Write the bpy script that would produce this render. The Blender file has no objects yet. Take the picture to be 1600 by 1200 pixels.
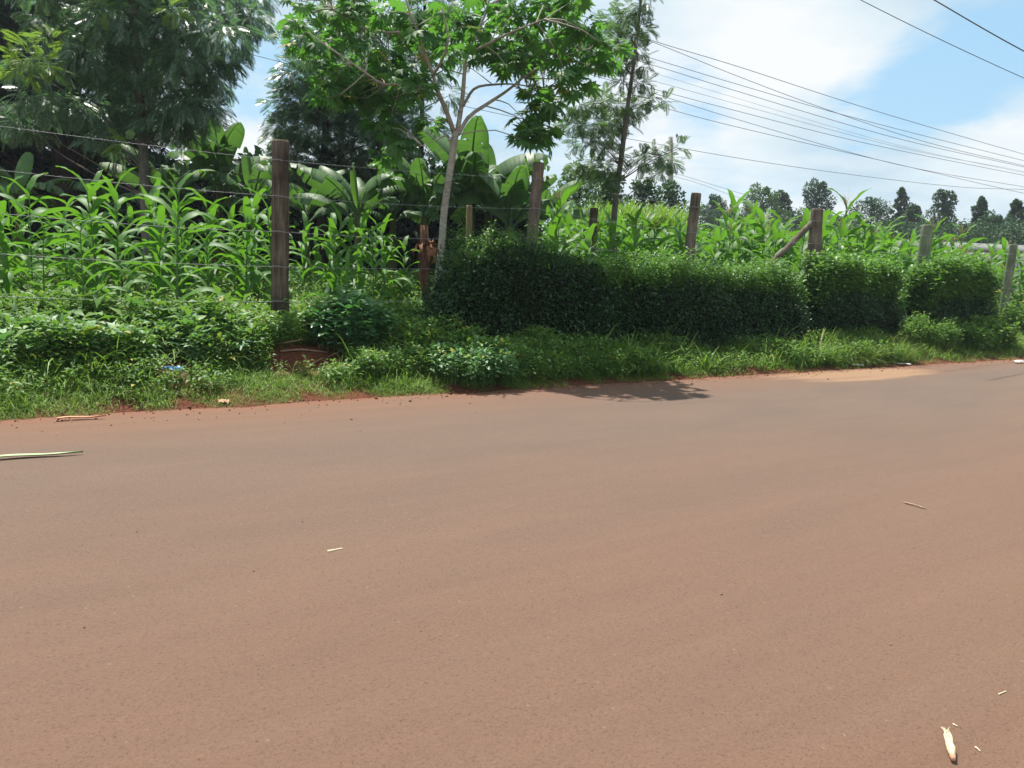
import bpy, math, random
import numpy as np
from mathutils import Matrix, Vector

sc = bpy.context.scene
COL = sc.collection
rng = np.random.default_rng(7)
random.seed(7)

# ------------------------------------------------------------------ camera
FPX, PITCH, ROLL, CAMH = 1210.0, math.radians(8.7), math.radians(2.5), 1.45
fw = np.array([0, math.cos(PITCH), -math.sin(PITCH)])
r0 = np.array([1.0, 0, 0]); u0 = np.cross(r0, fw)
rt = math.cos(ROLL) * r0 + math.sin(ROLL) * u0
up = -math.sin(ROLL) * r0 + math.cos(ROLL) * u0
CAM = np.array([0, 0, CAMH])
cam_d = bpy.data.cameras.new('camera'); cam = bpy.data.objects.new('camera', cam_d); COL.objects.link(cam)
cam_d.sensor_width = 36; cam_d.lens = 36 * FPX / 1600; cam_d.clip_start = 0.05; cam_d.clip_end = 3000
cam.matrix_world = Matrix(((rt[0], up[0], -fw[0], 0), (rt[1], up[1], -fw[1], 0), (rt[2], up[2], -fw[2], CAMH), (0, 0, 0, 1)))
sc.camera = cam
sc.view_settings.view_transform = 'Standard'; sc.view_settings.look = 'None'; sc.view_settings.gamma = 1
sc.view_settings.exposure = 0.85


def ray(x, y):
    d = fw + rt * (x - 800) / FPX - up * (y - 600) / FPX
    return d / d[1]


def at(x, y, Y):
    return CAM + ray(x, y) * Y


def ground(x, y, z=0.0):
    d = ray(x, y); return CAM + d * ((z - CAMH) / d[2])


# road frame: t runs along the road, s away from the road edge into the field
A0 = ground(0, 655); B0 = ground(1600, 560)
DT = (B0 - A0) / np.linalg.norm(B0 - A0); DN = np.array([-DT[1], DT[0], 0])


def ts(p):
    q = np.asarray(p) - A0
    return float(q @ DT), float(q @ DN)


def P(t, s, z=0.0):
    p = A0 + DT * t + DN * s
    return np.array([p[0], p[1], z])


SC = ts(CAM)[1]                                   # camera's s
_w = [(0.9, 0.35, 1.1), (2.1, 1.3, 2.4), (0.37, 2.9, 0.3), (4.3, 3.1, 5.0)]


MOUND = (2.98, 1.22)


def hgt(t, s):
    t = np.asarray(t, float); s = np.asarray(s, float)
    base = np.interp(s, [-500, -14, -9.6, -9.3, -0.3, 0.05, 0.35, 0.9, 1.6, 2.1, 3, 12, 40, 500],
                     [-0.1, -0.06, -0.03, -0.03, -0.03, 0.0, 0.06, 0.2, 0.4, 0.47, 0.52, 0.85, 1.25, 1.3])
    n = sum(np.sin(a * t + c) * np.sin(b * s + c * 1.7) for a, b, c in _w) * 0.018
    k = np.clip((s - 0.1) / 0.8, 0, 1)
    m = 0.12 * np.exp(-(((t - MOUND[0] + .05) / 0.5) ** 2 + ((s - MOUND[1] - .16) / 0.2) ** 2)) - 0.10 * np.exp(-(((t - MOUND[0]) / 0.55) ** 2 + ((s - MOUND[1] + .2) / 0.2) ** 2))
    return base + n * k + m


# ------------------------------------------------------------------ world and sun
SUN_EL = math.radians(65)
sd = np.array([-0.46, 0.88]); sd /= np.linalg.norm(sd)
sun_dir = np.array([sd[0] * math.cos(SUN_EL), sd[1] * math.cos(SUN_EL), math.sin(SUN_EL)])
world = bpy.data.worlds.new('World'); sc.world = world; world.use_nodes = True
wt = world.node_tree; wt.nodes.clear()


def N(nt, kind, **kw):
    n = nt.nodes.new(kind)
    for k, v in kw.items():
        if k.startswith('i_'):
            key = k[2:]
            n.inputs[int(key) if key.isdigit() else key.replace('_', ' ')].default_value = v
        else:
            setattr(n, k, v)
    return n


def math_n(nt, op, a, b=None, c=None, clamp=False):
    n = nt.nodes.new('ShaderNodeMath'); n.operation = op; n.use_clamp = clamp
    for i, v in enumerate((a, b, c)):
        if v is None: continue
        if isinstance(v, (int, float)): n.inputs[i].default_value = v
        else: nt.links.new(v, n.inputs[i])
    return n.outputs[0]


def ramp(nt, fac, stops, interp='LINEAR'):
    n = nt.nodes.new('ShaderNodeValToRGB'); cr = n.color_ramp; cr.interpolation = interp
    while len(cr.elements) < len(stops): cr.elements.new(0.5)
    for e, (p, c) in zip(cr.elements, stops):
        e.position = p; e.color = (*c, 1) if len(c) == 3 else c
    nt.links.new(fac, n.inputs[0]); return n.outputs[0]


def mixc(nt, fac, a, b, mode='MIX'):
    n = nt.nodes.new('ShaderNodeMix'); n.data_type = 'RGBA'; n.blend_type = mode
    for sock, v in ((n.inputs[0], fac), (n.inputs[6], a), (n.inputs[7], b)):
        if isinstance(v, (int, float)): sock.default_value = v
        elif isinstance(v, tuple): sock.default_value = (*v, 1)
        else: nt.links.new(v, sock)
    return n.outputs[2]


sky = N(wt, 'ShaderNodeTexSky', sky_type='NISHITA', sun_disc=False)
sky.sun_elevation = SUN_EL; sky.sun_rotation = math.atan2(sun_dir[0], sun_dir[1])
sky.air_density = 1.0; sky.dust_density = 1.2; sky.ozone_density = 1.5
tc = N(wt, 'ShaderNodeTexCoord'); sep = N(wt, 'ShaderNodeSeparateXYZ')
wt.links.new(tc.outputs['Generated'], sep.inputs[0])
zz = math_n(wt, 'ADD', math_n(wt, 'MAXIMUM', sep.outputs[2], 0.0), 0.22)
cmb = N(wt, 'ShaderNodeCombineXYZ')
wt.links.new(math_n(wt, 'DIVIDE', sep.outputs[0], zz), cmb.inputs[0])
wt.links.new(math_n(wt, 'DIVIDE', sep.outputs[1], zz), cmb.inputs[1])
wt.links.new(math_n(wt, 'MULTIPLY', sep.outputs[2], 2.0), cmb.inputs[2])
cn = N(wt, 'ShaderNodeTexNoise', i_Scale=3.6, i_Detail=11.0, i_Roughness=0.60, i_Distortion=0.35)
wt.links.new(cmb.outputs[0], cn.inputs['Vector'])
cn2 = N(wt, 'ShaderNodeTexNoise', i_Scale=1.7, i_Detail=9.0, i_Roughness=0.5)
mp = N(wt, 'ShaderNodeMapping'); mp.inputs['Location'].default_value = (4.2, 1.7, 0.4)
wt.links.new(cmb.outputs[0], mp.inputs['Vector']); wt.links.new(mp.outputs[0], cn2.inputs['Vector'])
cov = math_n(wt, 'ADD', math_n(wt, 'MULTIPLY', math_n(wt, 'SUBTRACT', cn.outputs[0], 0.5), 3.9), 1.0)
for gx, gy, rad, amt in ((1390, 165, 5, 1.0), (1470, 125, 5, 1.1), (1590, 95, 6, 1.1), (1280, 180, 4, .5), (1570, 215, 5, -1.2), (1370, 250, 5, -.6), (1200, 185, 4, -.6), (1270, 50, 8, -.8), (1090, 150, 3.6, 0.8),
                         (415, 125, 4.2, 1.0), (780, 165, 4, 0.8), (-500, 200, 20, .9), (2300, 100, 22, .9)):
    g = ray(gx, gy); g /= np.linalg.norm(g)
    dn = N(wt, 'ShaderNodeVectorMath', operation='DOT_PRODUCT'); dn.inputs[1].default_value = tuple(g)
    wt.links.new(tc.outputs['Generated'], dn.inputs[0])
    mr = N(wt, 'ShaderNodeMapRange', interpolation_type='SMOOTHSTEP')
    mr.inputs[1].default_value = math.cos(math.radians(rad)); mr.inputs[2].default_value = math.cos(math.radians(rad * 0.25))
    mr.inputs[3].default_value = 0; mr.inputs[4].default_value = amt
    wt.links.new(dn.outputs['Value'], mr.inputs[0])
    cov = math_n(wt, 'SUBTRACT', cov, mr.outputs[0])
cfac = ramp(wt, math_n(wt, 'MULTIPLY_ADD', cov, 0.62, 0.22), [(0.0, (0.04,) * 3), (0.28, (0.26,) * 3), (0.55, (0.66,) * 3), (0.95, (1,) * 3)])
ccol = ramp(wt, cn2.outputs[0], [(0.34, (4.1, 5.3, 6.2)), (0.50, (5.5, 6.35, 6.85)), (0.64, (6.9, 7.1, 7.2))])
blue = mixc(wt, 0.72, sky.outputs[0], (3.0, 5.4, 7.3))
skyc = mixc(wt, cfac, blue, ccol)
bg = N(wt, 'ShaderNodeBackground'); bg.inputs['Strength'].default_value = 0.077
wo = N(wt, 'ShaderNodeOutputWorld')
wt.links.new(skyc, bg.inputs[0]); wt.links.new(bg.outputs[0], wo.inputs[0])

sl = bpy.data.lights.new('sun', 'SUN'); sl.energy = 4.6; sl.angle = math.radians(0.5); sl.color = (1.0, 0.95, 0.87)
so = bpy.data.objects.new('sun', sl); COL.objects.link(so)
so.rotation_euler = Vector(sun_dir).to_track_quat('Z', 'Y').to_euler(); so.location = (0, 0, 30)

# ------------------------------------------------------------------ materials


def newmat(name):
    m = bpy.data.materials.new(name); m.use_nodes = True
    nt = m.node_tree; b = nt.nodes['Principled BSDF']; return m, nt, b, nt.nodes['Material Output']


def leafmat(name, dark, mid, light, trans, tl=0.35, rough=0.45, spec=0.4, patch=0.35, dry=None):
    m, nt, b, out = newmat(name)
    geo = N(nt, 'ShaderNodeNewGeometry'); oi = N(nt, 'ShaderNodeObjectInfo')
    nz = N(nt, 'ShaderNodeTexNoise', i_Scale=1.6, i_Detail=2.0)
    nt.links.new(geo.outputs['Position'], nz.inputs['Vector'])
    f = math_n(nt, 'MULTIPLY_ADD', math_n(nt, 'SUBTRACT', nz.outputs[0], 0.5), patch * 3, math_n(nt, 'MULTIPLY_ADD', math_n(nt, 'SUBTRACT', oi.outputs['Random'], 0.5), 0.3, geo.outputs['Random Per Island']))
    c = ramp(nt, f, [(0.0, dark), (0.5, mid), (0.95, light)])
    if dry: c = mixc(nt, math_n(nt, 'GREATER_THAN', geo.outputs['Random Per Island'], 0.975), c, dry)
    fine = N(nt, 'ShaderNodeTexNoise', i_Scale=45.0, i_Detail=3.0)
    nt.links.new(geo.outputs['Position'], fine.inputs['Vector'])
    c = mixc(nt, 1.0, c, ramp(nt, fine.outputs[0], [(0.3, (0.75,) * 3), (0.7, (1.2,) * 3)]), 'MULTIPLY')
    nt.links.new(c, b.inputs['Base Color'])
    b.inputs['Roughness'].default_value = rough; b.inputs['Specular IOR Level'].default_value = spec
    tr = N(nt, 'ShaderNodeBsdfTranslucent')
    nt.links.new(mixc(nt, 0.75, c, trans), tr.inputs[0])
    mx = N(nt, 'ShaderNodeMixShader'); mx.inputs[0].default_value = tl
    nt.links.new(b.outputs[0], mx.inputs[1]); nt.links.new(tr.outputs[0], mx.inputs[2]); nt.links.new(mx.outputs[0], out.inputs[0])
    return m


def woodmat(name, c1, c2, c3, sx=30, sz=3, bump=0.5, rough=0.9):
    m, nt, b, out = newmat(name)
    tcn = N(nt, 'ShaderNodeTexCoord'); mpn = N(nt, 'ShaderNodeMapping'); mpn.inputs['Scale'].default_value = (sx, sx, sz)
    nt.links.new(tcn.outputs['Object'], mpn.inputs[0])
    n1 = N(nt, 'ShaderNodeTexNoise', i_Scale=1.0, i_Detail=6.0, i_Roughness=0.65); nt.links.new(mpn.outputs[0], n1.inputs['Vector'])
    n2 = N(nt, 'ShaderNodeTexNoise', i_Scale=3.5, i_Detail=3.0); nt.links.new(tcn.outputs['Object'], n2.inputs['Vector'])
    f = math_n(nt, 'MULTIPLY_ADD', n2.outputs[0], 0.45, math_n(nt, 'MULTIPLY', n1.outputs[0], 0.6))
    nt.links.new(ramp(nt, f, [(0.36, c1), (0.52, c2), (0.68, c3)]), b.inputs['Base Color'])
    bp = N(nt, 'ShaderNodeBump', i_Strength=bump, i_Distance=0.02); nt.links.new(n1.outputs[0], bp.inputs['Height']); nt.links.new(bp.outputs[0], b.inputs['Normal'])
    b.inputs['Roughness'].default_value = rough; b.inputs['Specular IOR Level'].default_value = 0.2
    return m


def plainmat(name, c1, c2, rough=0.7, scale=20, spec=0.3, bump=0.0, metallic=0.0):
    m, nt, b, out = newmat(name)
    tcn = N(nt, 'ShaderNodeTexCoord'); n1 = N(nt, 'ShaderNodeTexNoise', i_Scale=scale, i_Detail=5.0); nt.links.new(tcn.outputs['Object'], n1.inputs['Vector'])
    nt.links.new(ramp(nt, n1.outputs[0], [(0.3, c1), (0.7, c2)]), b.inputs['Base Color'])
    b.inputs['Roughness'].default_value = rough; b.inputs['Specular IOR Level'].default_value = spec; b.inputs['Metallic'].default_value = metallic
    if bump:
        bp = N(nt, 'ShaderNodeBump', i_Strength=bump, i_Distance=0.02); nt.links.new(n1.outputs[0], bp.inputs['Height']); nt.links.new(bp.outputs[0], b.inputs['Normal'])
    return m


M = {}
WASH = ts(ground(1375, 590))[0]
M['maize'] = leafmat('maize_leaf', (0.04, 0.115, 0.022), (0.07, 0.185, 0.032), (0.12, 0.25, 0.05), (0.18, 0.44, 0.02), 0.38, 0.55, 0.35, dry=(0.28, 0.24, 0.07))
M['maize_stalk'] = leafmat('maize_stalk', (0.05, 0.11, 0.025), (0.08, 0.16, 0.04), (0.10, 0.17, 0.05), (0.1, 0.2, 0.03), 0.1, 0.6)
M['tassel'] = leafmat('maize_tassel', (0.22, 0.13, 0.07), (0.30, 0.20, 0.11), (0.36, 0.28, 0.15), (0.3, 0.2, 0.1), 0.2, 0.8, 0.1)
M['banana'] = leafmat('banana_leaf', (0.045, 0.105, 0.04), (0.075, 0.15, 0.058), (0.12, 0.205, 0.085), (0.13, 0.32, 0.03), 0.3, 0.5, 0.3, dry=(0.2, 0.15, 0.06))
M['banana_young'] = leafmat('banana_young_leaf', (0.07, 0.18, 0.03), (0.09, 0.22, 0.04), (0.11, 0.25, 0.04), (0.2, 0.42, 0.04), 0.4, 0.35, 0.5)
M['banana_stem'] = woodmat('banana_stem', (0.03, 0.035, 0.012), (0.07, 0.08, 0.025), (0.12, 0.12, 0.05), 14, 2)
M['castor'] = leafmat('lobed_leaf', (0.032, 0.10, 0.028), (0.062, 0.16, 0.042), (0.11, 0.225, 0.06), (0.15, 0.42, 0.035), 0.42, 0.55, 0.32, dry=(0.35, 0.27, 0.02))
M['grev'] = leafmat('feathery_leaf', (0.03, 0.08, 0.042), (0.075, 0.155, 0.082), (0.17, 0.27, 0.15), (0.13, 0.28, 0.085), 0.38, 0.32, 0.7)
M['grev_highlight'] = leafmat('feathery_highlight_leaf', (0.08, 0.17, 0.03), (0.13, 0.23, 0.04), (0.20, 0.30, 0.06), (0.26, 0.44, 0.05), 0.45, 0.4, 0.4)  # yellower, brighter leaf colour carrying the highlights of sunlit fronds
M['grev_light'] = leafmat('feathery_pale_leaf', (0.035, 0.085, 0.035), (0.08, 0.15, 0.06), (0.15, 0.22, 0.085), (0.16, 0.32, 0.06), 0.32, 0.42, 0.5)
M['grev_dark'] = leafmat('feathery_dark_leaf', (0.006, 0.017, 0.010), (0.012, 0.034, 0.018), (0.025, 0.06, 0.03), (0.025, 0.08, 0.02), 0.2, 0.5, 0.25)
M['hedge'] = leafmat('hedge_leaf', (0.008, 0.028, 0.010), (0.020, 0.062, 0.019), (0.042, 0.110, 0.034), (0.06, 0.18, 0.02), 0.22, 0.36, 0.5)
M['hedge_new'] = leafmat('hedge_shoot_leaf', (0.05, 0.135, 0.025), (0.10, 0.22, 0.04), (0.15, 0.29, 0.065), (0.20, 0.42, 0.04), 0.34, 0.45, 0.4)
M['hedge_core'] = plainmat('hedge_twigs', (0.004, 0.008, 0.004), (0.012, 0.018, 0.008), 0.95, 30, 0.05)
M['grass'] = leafmat('grass_blade', (0.075, 0.15, 0.022), (0.135, 0.245, 0.035), (0.20, 0.32, 0.06), (0.24, 0.44, 0.035), 0.36, 0.5, 0.35, dry=(0.34, 0.27, 0.12))
M['grass_pale'] = leafmat('dry_grass_blade', (0.12, 0.20, 0.035), (0.20, 0.28, 0.06), (0.29, 0.33, 0.10), (0.28, 0.42, 0.07), 0.35, 0.6, 0.3, dry=(0.36, 0.29, 0.14))
M['weed'] = leafmat('weed_leaf', (0.06, 0.14, 0.03), (0.115, 0.225, 0.046), (0.19, 0.30, 0.085), (0.22, 0.44, 0.035), 0.32, 0.52, 0.3, dry=(0.40, 0.33, 0.05))
M['weed_pale'] = leafmat('pale_weed_leaf', (0.07, 0.18, 0.065), (0.13, 0.27, 0.10), (0.20, 0.35, 0.15), (0.18, 0.42, 0.06), 0.28, 0.5, 0.4, dry=(0.38, 0.34, 0.03))
M['shrub'] = leafmat('shrub_leaf', (0.035, 0.11, 0.04), (0.07, 0.18, 0.065), (0.12, 0.25, 0.10), (0.1, 0.34, 0.04), 0.25, 0.42, 0.45)
M['far'] = leafmat('far_leaf', (0.016, 0.046, 0.022), (0.032, 0.08, 0.034), (0.06, 0.125, 0.05), (0.06, 0.15, 0.03), 0.25, 0.5, 0.3)
M['far_light'] = leafmat('far_pale_leaf', (0.03, 0.085, 0.025), (0.06, 0.14, 0.035), (0.10, 0.19, 0.05), (0.1, 0.22, 0.03), 0.25, 0.5, 0.4)
M['bark'] = woodmat('dark_bark', (0.015, 0.012, 0.010), (0.03, 0.022, 0.017), (0.06, 0.045, 0.035), 22, 5)
M['bark_grey'] = woodmat('grey_bark', (0.07, 0.06, 0.05), (0.13, 0.115, 0.095), (0.2, 0.18, 0.15), 26, 8)
M['bark_pale'] = woodmat('pale_bark', (0.17, 0.15, 0.12), (0.33, 0.30, 0.25), (0.46, 0.43, 0.37), 10, 30, 0.5)
M['post'] = woodmat('weathered_post', (0.022, 0.015, 0.010), (0.085, 0.063, 0.046), (0.18, 0.145, 0.11), 24, 1.8, 1.0)
M['post_brown'] = woodmat('brown_post', (0.045, 0.034, 0.025), (0.145, 0.115, 0.088), (0.27, 0.225, 0.18), 24, 1.8, 1.0)
M['stone'] = plainmat('road_stone', (0.12, 0.095, 0.075), (0.26, 0.21, 0.17), 0.9, 60)
M['post_pale'] = woodmat('pale_post', (0.14, 0.10, 0.055), (0.24, 0.18, 0.10), (0.33, 0.26, 0.16), 42, 2.4, 0.7)
M['post_green'] = woodmat('mossy_post', (0.08, 0.10, 0.06), (0.16, 0.19, 0.12), (0.26, 0.28, 0.20), 34, 3, 0.7)
M['pole'] = woodmat('pole_wood', (0.2, 0.19, 0.17), (0.3, 0.29, 0.26), (0.4, 0.38, 0.35), 20, 2, 0.3)
M['wire'] = plainmat('galvanised_wire', (0.20, 0.20, 0.21), (0.36, 0.36, 0.38), 0.5, 60, 0.5, metallic=0.3)
M['cable'] = plainmat('power_cable', (0.05, 0.055, 0.07), (0.08, 0.085, 0.1), 0.6, 3)
M['twig'] = woodmat('dry_twig', (0.16, 0.09, 0.06), (0.30, 0.20, 0.14), (0.42, 0.31, 0.23), 60, 60, 0.3)
M['stump'] = woodmat('rotten_stump', (0.03, 0.016, 0.010), (0.10, 0.045, 0.028), (0.2, 0.11, 0.07), 26, 7, 1.0)
M['dead_leaf'] = plainmat('dead_leaf', (0.18, 0.07, 0.03), (0.38, 0.19, 0.09), 0.8, 14)
M['husk'] = plainmat('dry_husk', (0.50, 0.40, 0.24), (0.72, 0.64, 0.46), 0.8, 90, 0.2, 0.4)
M['husk_pink'] = plainmat('dry_pink_husk', (0.50, 0.22, 0.13), (0.62, 0.36, 0.22), 0.8, 20)
M['blue'] = plainmat('blue_plastic', (0.01, 0.10, 0.42), (0.03, 0.20, 0.62), 0.35, 12, 0.5)
M['white'] = plainmat('white_plastic', (0.36, 0.34, 0.32), (0.56, 0.55, 0.53), 0.5, 12, 0.4)
M['paper'] = plainmat('crumpled_paper', (0.34, 0.20, 0.12), (0.46, 0.30, 0.19), 0.8, 9)
M['fallen'] = plainmat('fallen_green_leaf', (0.22, 0.34, 0.13), (0.36, 0.48, 0.24), 0.5, 6)

# --- soil
m, nt, b, out = newmat('red_soil')
geo = N(nt, 'ShaderNodeNewGeometry')
n1 = N(nt, 'ShaderNodeTexNoise', i_Scale=2.2, i_Detail=8.0, i_Roughness=0.65); nt.links.new(geo.outputs['Position'], n1.inputs['Vector'])
n2 = N(nt, 'ShaderNodeTexNoise', i_Scale=38.0, i_Detail=6.0, i_Roughness=0.7); nt.links.new(geo.outputs['Position'], n2.inputs['Vector'])
c = mixc(nt, 0.5, ramp(nt, n1.outputs[0], [(0.3, (0.055, 0.02, 0.012)), (0.55, (0.14, 0.05, 0.026)), (0.75, (0.22, 0.09, 0.05))]),
         ramp(nt, n2.outputs[0], [(0.3, (0.03, 0.012, 0.008)), (0.55, (0.17, 0.06, 0.032)), (0.75, (0.27, 0.12, 0.07))]))
nt.links.new(c, b.inputs['Base Color']); b.inputs['Roughness'].default_value = 0.95; b.inputs['Specular IOR Level'].default_value = 0.15
bp = N(nt, 'ShaderNodeBump', i_Strength=0.9, i_Distance=0.04); nt.links.new(n2.outputs[0], bp.inputs['Height']); nt.links.new(bp.outputs[0], b.inputs['Normal'])
M['soil'] = m

# --- road: worn asphalt under red dust.  Object space of the road: x along the road, y = s
m, nt, b, out = newmat('dusty_asphalt')
tcn = N(nt, 'ShaderNodeTexCoord'); sp = N(nt, 'ShaderNodeSeparateXYZ'); nt.links.new(tcn.outputs['Object'], sp.inputs[0])


def stretched(sx, sy, scale, det, rough=0.6):
    mpn = N(nt, 'ShaderNodeMapping'); mpn.inputs['Scale'].default_value = (sx, sy, 1); nt.links.new(tcn.outputs['Object'], mpn.inputs[0])
    n = N(nt, 'ShaderNodeTexNoise', i_Scale=scale, i_Detail=det, i_Roughness=rough); nt.links.new(mpn.outputs[0], n.inputs['Vector']); return n.outputs[0]


big = stretched(0.12, 0.5, 1.0, 5); med = stretched(0.5, 1.4, 1.3, 6); streak = stretched(0.35, 5.0, 1.0, 5); fin = stretched(1, 1, 88, 5, 0.75); ultra = stretched(1, 1, 210, 2)
sy = math_n(nt, 'ADD', sp.outputs[1], math_n(nt, 'MULTIPLY_ADD', big, 1.6, -0.8))
dust = ramp(nt, math_n(nt, 'MULTIPLY_ADD', sy, 0.1, 1.0), [(0.0, (0.9,) * 3), (0.22, (1.0,) * 3), (0.36, (0.62,) * 3), (0.50, (0.55,) * 3), (0.62, (0.40,) * 3), (0.78, (0.16,) * 3), (0.88, (0.25,) * 3), (0.955, (0.75,) * 3), (1.0, (1,) * 3)])
# the left part of the road carries more red dust
dustx = math_n(nt, 'MULTIPLY_ADD', sp.outputs[0], -0.022, 0.16)
dfac = math_n(nt, 'ADD', math_n(nt, 'ADD', dust, dustx), math_n(nt, 'MULTIPLY_ADD', med, 0.5, -0.25), clamp=True)
asph = ramp(nt, med, [(0.3, (0.110, 0.079, 0.061)), (0.7, (0.128, 0.093, 0.072))])
dcol = ramp(nt, streak, [(0.3, (0.147, 0.078, 0.049)), (0.7, (0.168, 0.092, 0.059))])
c = mixc(nt, dfac, asph, dcol)
# ochre dust blown onto the near side of the road
oc = math_n(nt, 'ADD', math_n(nt, 'MULTIPLY', sp.outputs[0], 0.10), math_n(nt, 'MULTIPLY_ADD', sp.outputs[1], -0.22, math_n(nt, 'MULTIPLY_ADD', big, 0.8, -2.0)), clamp=True)
c = mixc(nt, math_n(nt, 'MULTIPLY', oc, 0.75), c, (0.175, 0.094, 0.044))
# dust wash spilled from the verge at the right
dx = math_n(nt, 'DIVIDE', math_n(nt, 'SUBTRACT', sp.outputs[0], WASH), 2.0); dy = math_n(nt, 'DIVIDE', math_n(nt, 'ADD', sp.outputs[1], 0.45), 0.62)
rr = math_n(nt, 'ADD', math_n(nt, 'ADD', math_n(nt, 'MULTIPLY', dx, dx), math_n(nt, 'MULTIPLY', dy, dy)), math_n(nt, 'MULTIPLY_ADD', streak, 2.6, -1.3))
c = mixc(nt, ramp(nt, rr, [(0.5, (0.8,) * 3), (1.0, (0,) * 3)]), c, (0.27, 0.165, 0.095))
# red soil creeping over the broken edge
ed = math_n(nt, 'ADD', sp.outputs[1], math_n(nt, 'MULTIPLY_ADD', med, 0.7, -0.35))
c = mixc(nt, ramp(nt, math_n(nt, 'ADD', ed, 1.0), [(0.70, (0,) * 3), (0.98, (0.65,) * 3)]), c, (0.17, 0.068, 0.038))
c = mixc(nt, 1.0, c, ramp(nt, fin, [(0.31, (0.42,) * 3), (0.42, (0.98,) * 3), (0.60, (1.10,) * 3), (0.74, (1.42,) * 3)]), 'MULTIPLY')
c = mixc(nt, 1.0, c, ramp(nt, ultra, [(0.3, (0.86,) * 3), (0.6, (1.06,) * 3)]), 'MULTIPLY')
vor = N(nt, 'ShaderNodeTexVoronoi', i_Scale=9.0); nt.links.new(tcn.outputs['Object'], vor.inputs['Vector'])
c = mixc(nt, ramp(nt, vor.outputs['Distance'], [(0.045, (0.8,) * 3), (0.07, (0,) * 3)]), c, (0.20, 0.14, 0.10))
nt.links.new(c, b.inputs['Base Color']); b.inputs['Roughness'].default_value = 0.82; b.inputs['Specular IOR Level'].default_value = 0.25
bp = N(nt, 'ShaderNodeBump', i_Strength=0.6, i_Distance=0.012)
nt.links.new(math_n(nt, 'ADD', fin, math_n(nt, 'MULTIPLY', ultra, 0.4)), bp.inputs['Height']); nt.links.new(bp.outputs[0], b.inputs['Normal'])
M['road'] = m

# --- stone wall
m, nt, b, out = newmat('grey_stone_blocks')
tcn = N(nt, 'ShaderNodeTexCoord'); mpn = N(nt, 'ShaderNodeMapping'); mpn.inputs['Rotation'].default_value = (math.radians(-90), 0, 0)
nt.links.new(tcn.outputs['Object'], mpn.inputs[0])
bk = N(nt, 'ShaderNodeTexBrick', i_Scale=1.0, i_Mortar_Size=0.02)
bk.inputs['Brick Width'].default_value = 0.55; bk.inputs['Row Height'].default_value = 0.24
bk.inputs['Color1'].default_value = (0.24, 0.25, 0.25, 1); bk.inputs['Color2'].default_value = (0.36, 0.37, 0.36, 1); bk.inputs['Mortar'].default_value = (0.12, 0.12, 0.12, 1)
nt.links.new(mpn.outputs[0], bk.inputs['Vector'])
n1 = N(nt, 'ShaderNodeTexNoise', i_Scale=6.0, i_Detail=6.0); nt.links.new(tcn.outputs['Object'], n1.inputs['Vector'])
nt.links.new(mixc(nt, 1.0, bk.outputs[0], ramp(nt, n1.outputs[0], [(0.3, (0.65,) * 3), (0.7, (1.15,) * 3)]), 'MULTIPLY'), b.inputs['Base Color'])
b.inputs['Roughness'].default_value = 0.9
M['wall'] = m
M['coping'] = plainmat('pale_concrete', (0.13, 0.135, 0.135), (0.20, 0.205, 0.20), 0.9, 5)

# ------------------------------------------------------------------ mesh helpers


class MB:
    """collects vertices and faces of ONE part"""

    def __init__(self): self.v = []; self.f = {3: [], 4: []}; self.n = 0

    def add(self, V, F):
        V = np.asarray(V, float).reshape(-1, 3)
        if isinstance(F, np.ndarray):
            if len(F): self.f[F.shape[1]].append(F + self.n)
        else:
            for k in (3, 4):
                g = [q for q in F if len(q) == k]
                if g: self.f[k].append(np.array(g) + self.n)
        self.v.append(V); self.n += len(V)

    def inst(self, V, F, R, T):
        """template V, F copied with M 3x3 matrices R and M offsets T"""
        V = np.asarray(V, float); mcount = len(T)
        if mcount == 0: return
        W = np.einsum('mij,nj->mni', R, V) + np.asarray(T)[:, None, :]
        off = (np.arange(mcount) * len(V))[:, None, None] + self.n
        for k in (3, 4):
            g = np.array([q for q in F if len(q) == k])
            if len(g): self.f[k].append((g[None] + off).reshape(-1, k))
        self.v.append(W.reshape(-1, 3)); self.n += mcount * len(V)

    def mesh(self, name, mat, smooth=True):
        me = bpy.data.meshes.new(name)
        V = np.concatenate(self.v) if self.v else np.zeros((0, 3))
        me.vertices.add(len(V)); me.vertices.foreach_set('co', V.ravel())
        t = np.concatenate(self.f[3]) if self.f[3] else np.zeros((0, 3), int)
        q = np.concatenate(self.f[4]) if self.f[4] else np.zeros((0, 4), int)
        loops = np.concatenate([t.ravel(), q.ravel()]).astype(np.int32)
        me.loops.add(len(loops)); me.loops.foreach_set('vertex_index', loops)
        st = np.concatenate([np.arange(len(t)) * 3, len(t) * 3 + np.arange(len(q)) * 4]).astype(np.int32)
        me.polygons.add(len(st)); me.polygons.foreach_set('loop_start', st)
        if smooth: me.polygons.foreach_set('use_smooth', np.ones(len(st), bool))
        me.update(calc_edges=True); me.validate()
        me.materials.append(M[mat]); return me

    def build(self, name, mat, parent=None, smooth=True, loc=None):
        o = bpy.data.objects.new(name, self.mesh(name, mat, smooth)); COL.objects.link(o)
        if parent is not None: o.parent = parent
        if loc is not None: o.location = loc
        return o


def tag(o, label=None, cat=None, group=None, kind=None):
    if label: o['label'] = label
    if cat: o['category'] = cat
    if group: o['group'] = group
    if kind: o['kind'] = kind
    return o


def thing(name, label, cat, loc, group=None, rz=0.0):
    o = bpy.data.objects.new(name, None); COL.objects.link(o); o.empty_display_size = 0.2
    o.location = tuple(loc); o.rotation_euler = (0, 0, rz); return tag(o, label, cat, group)


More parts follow.
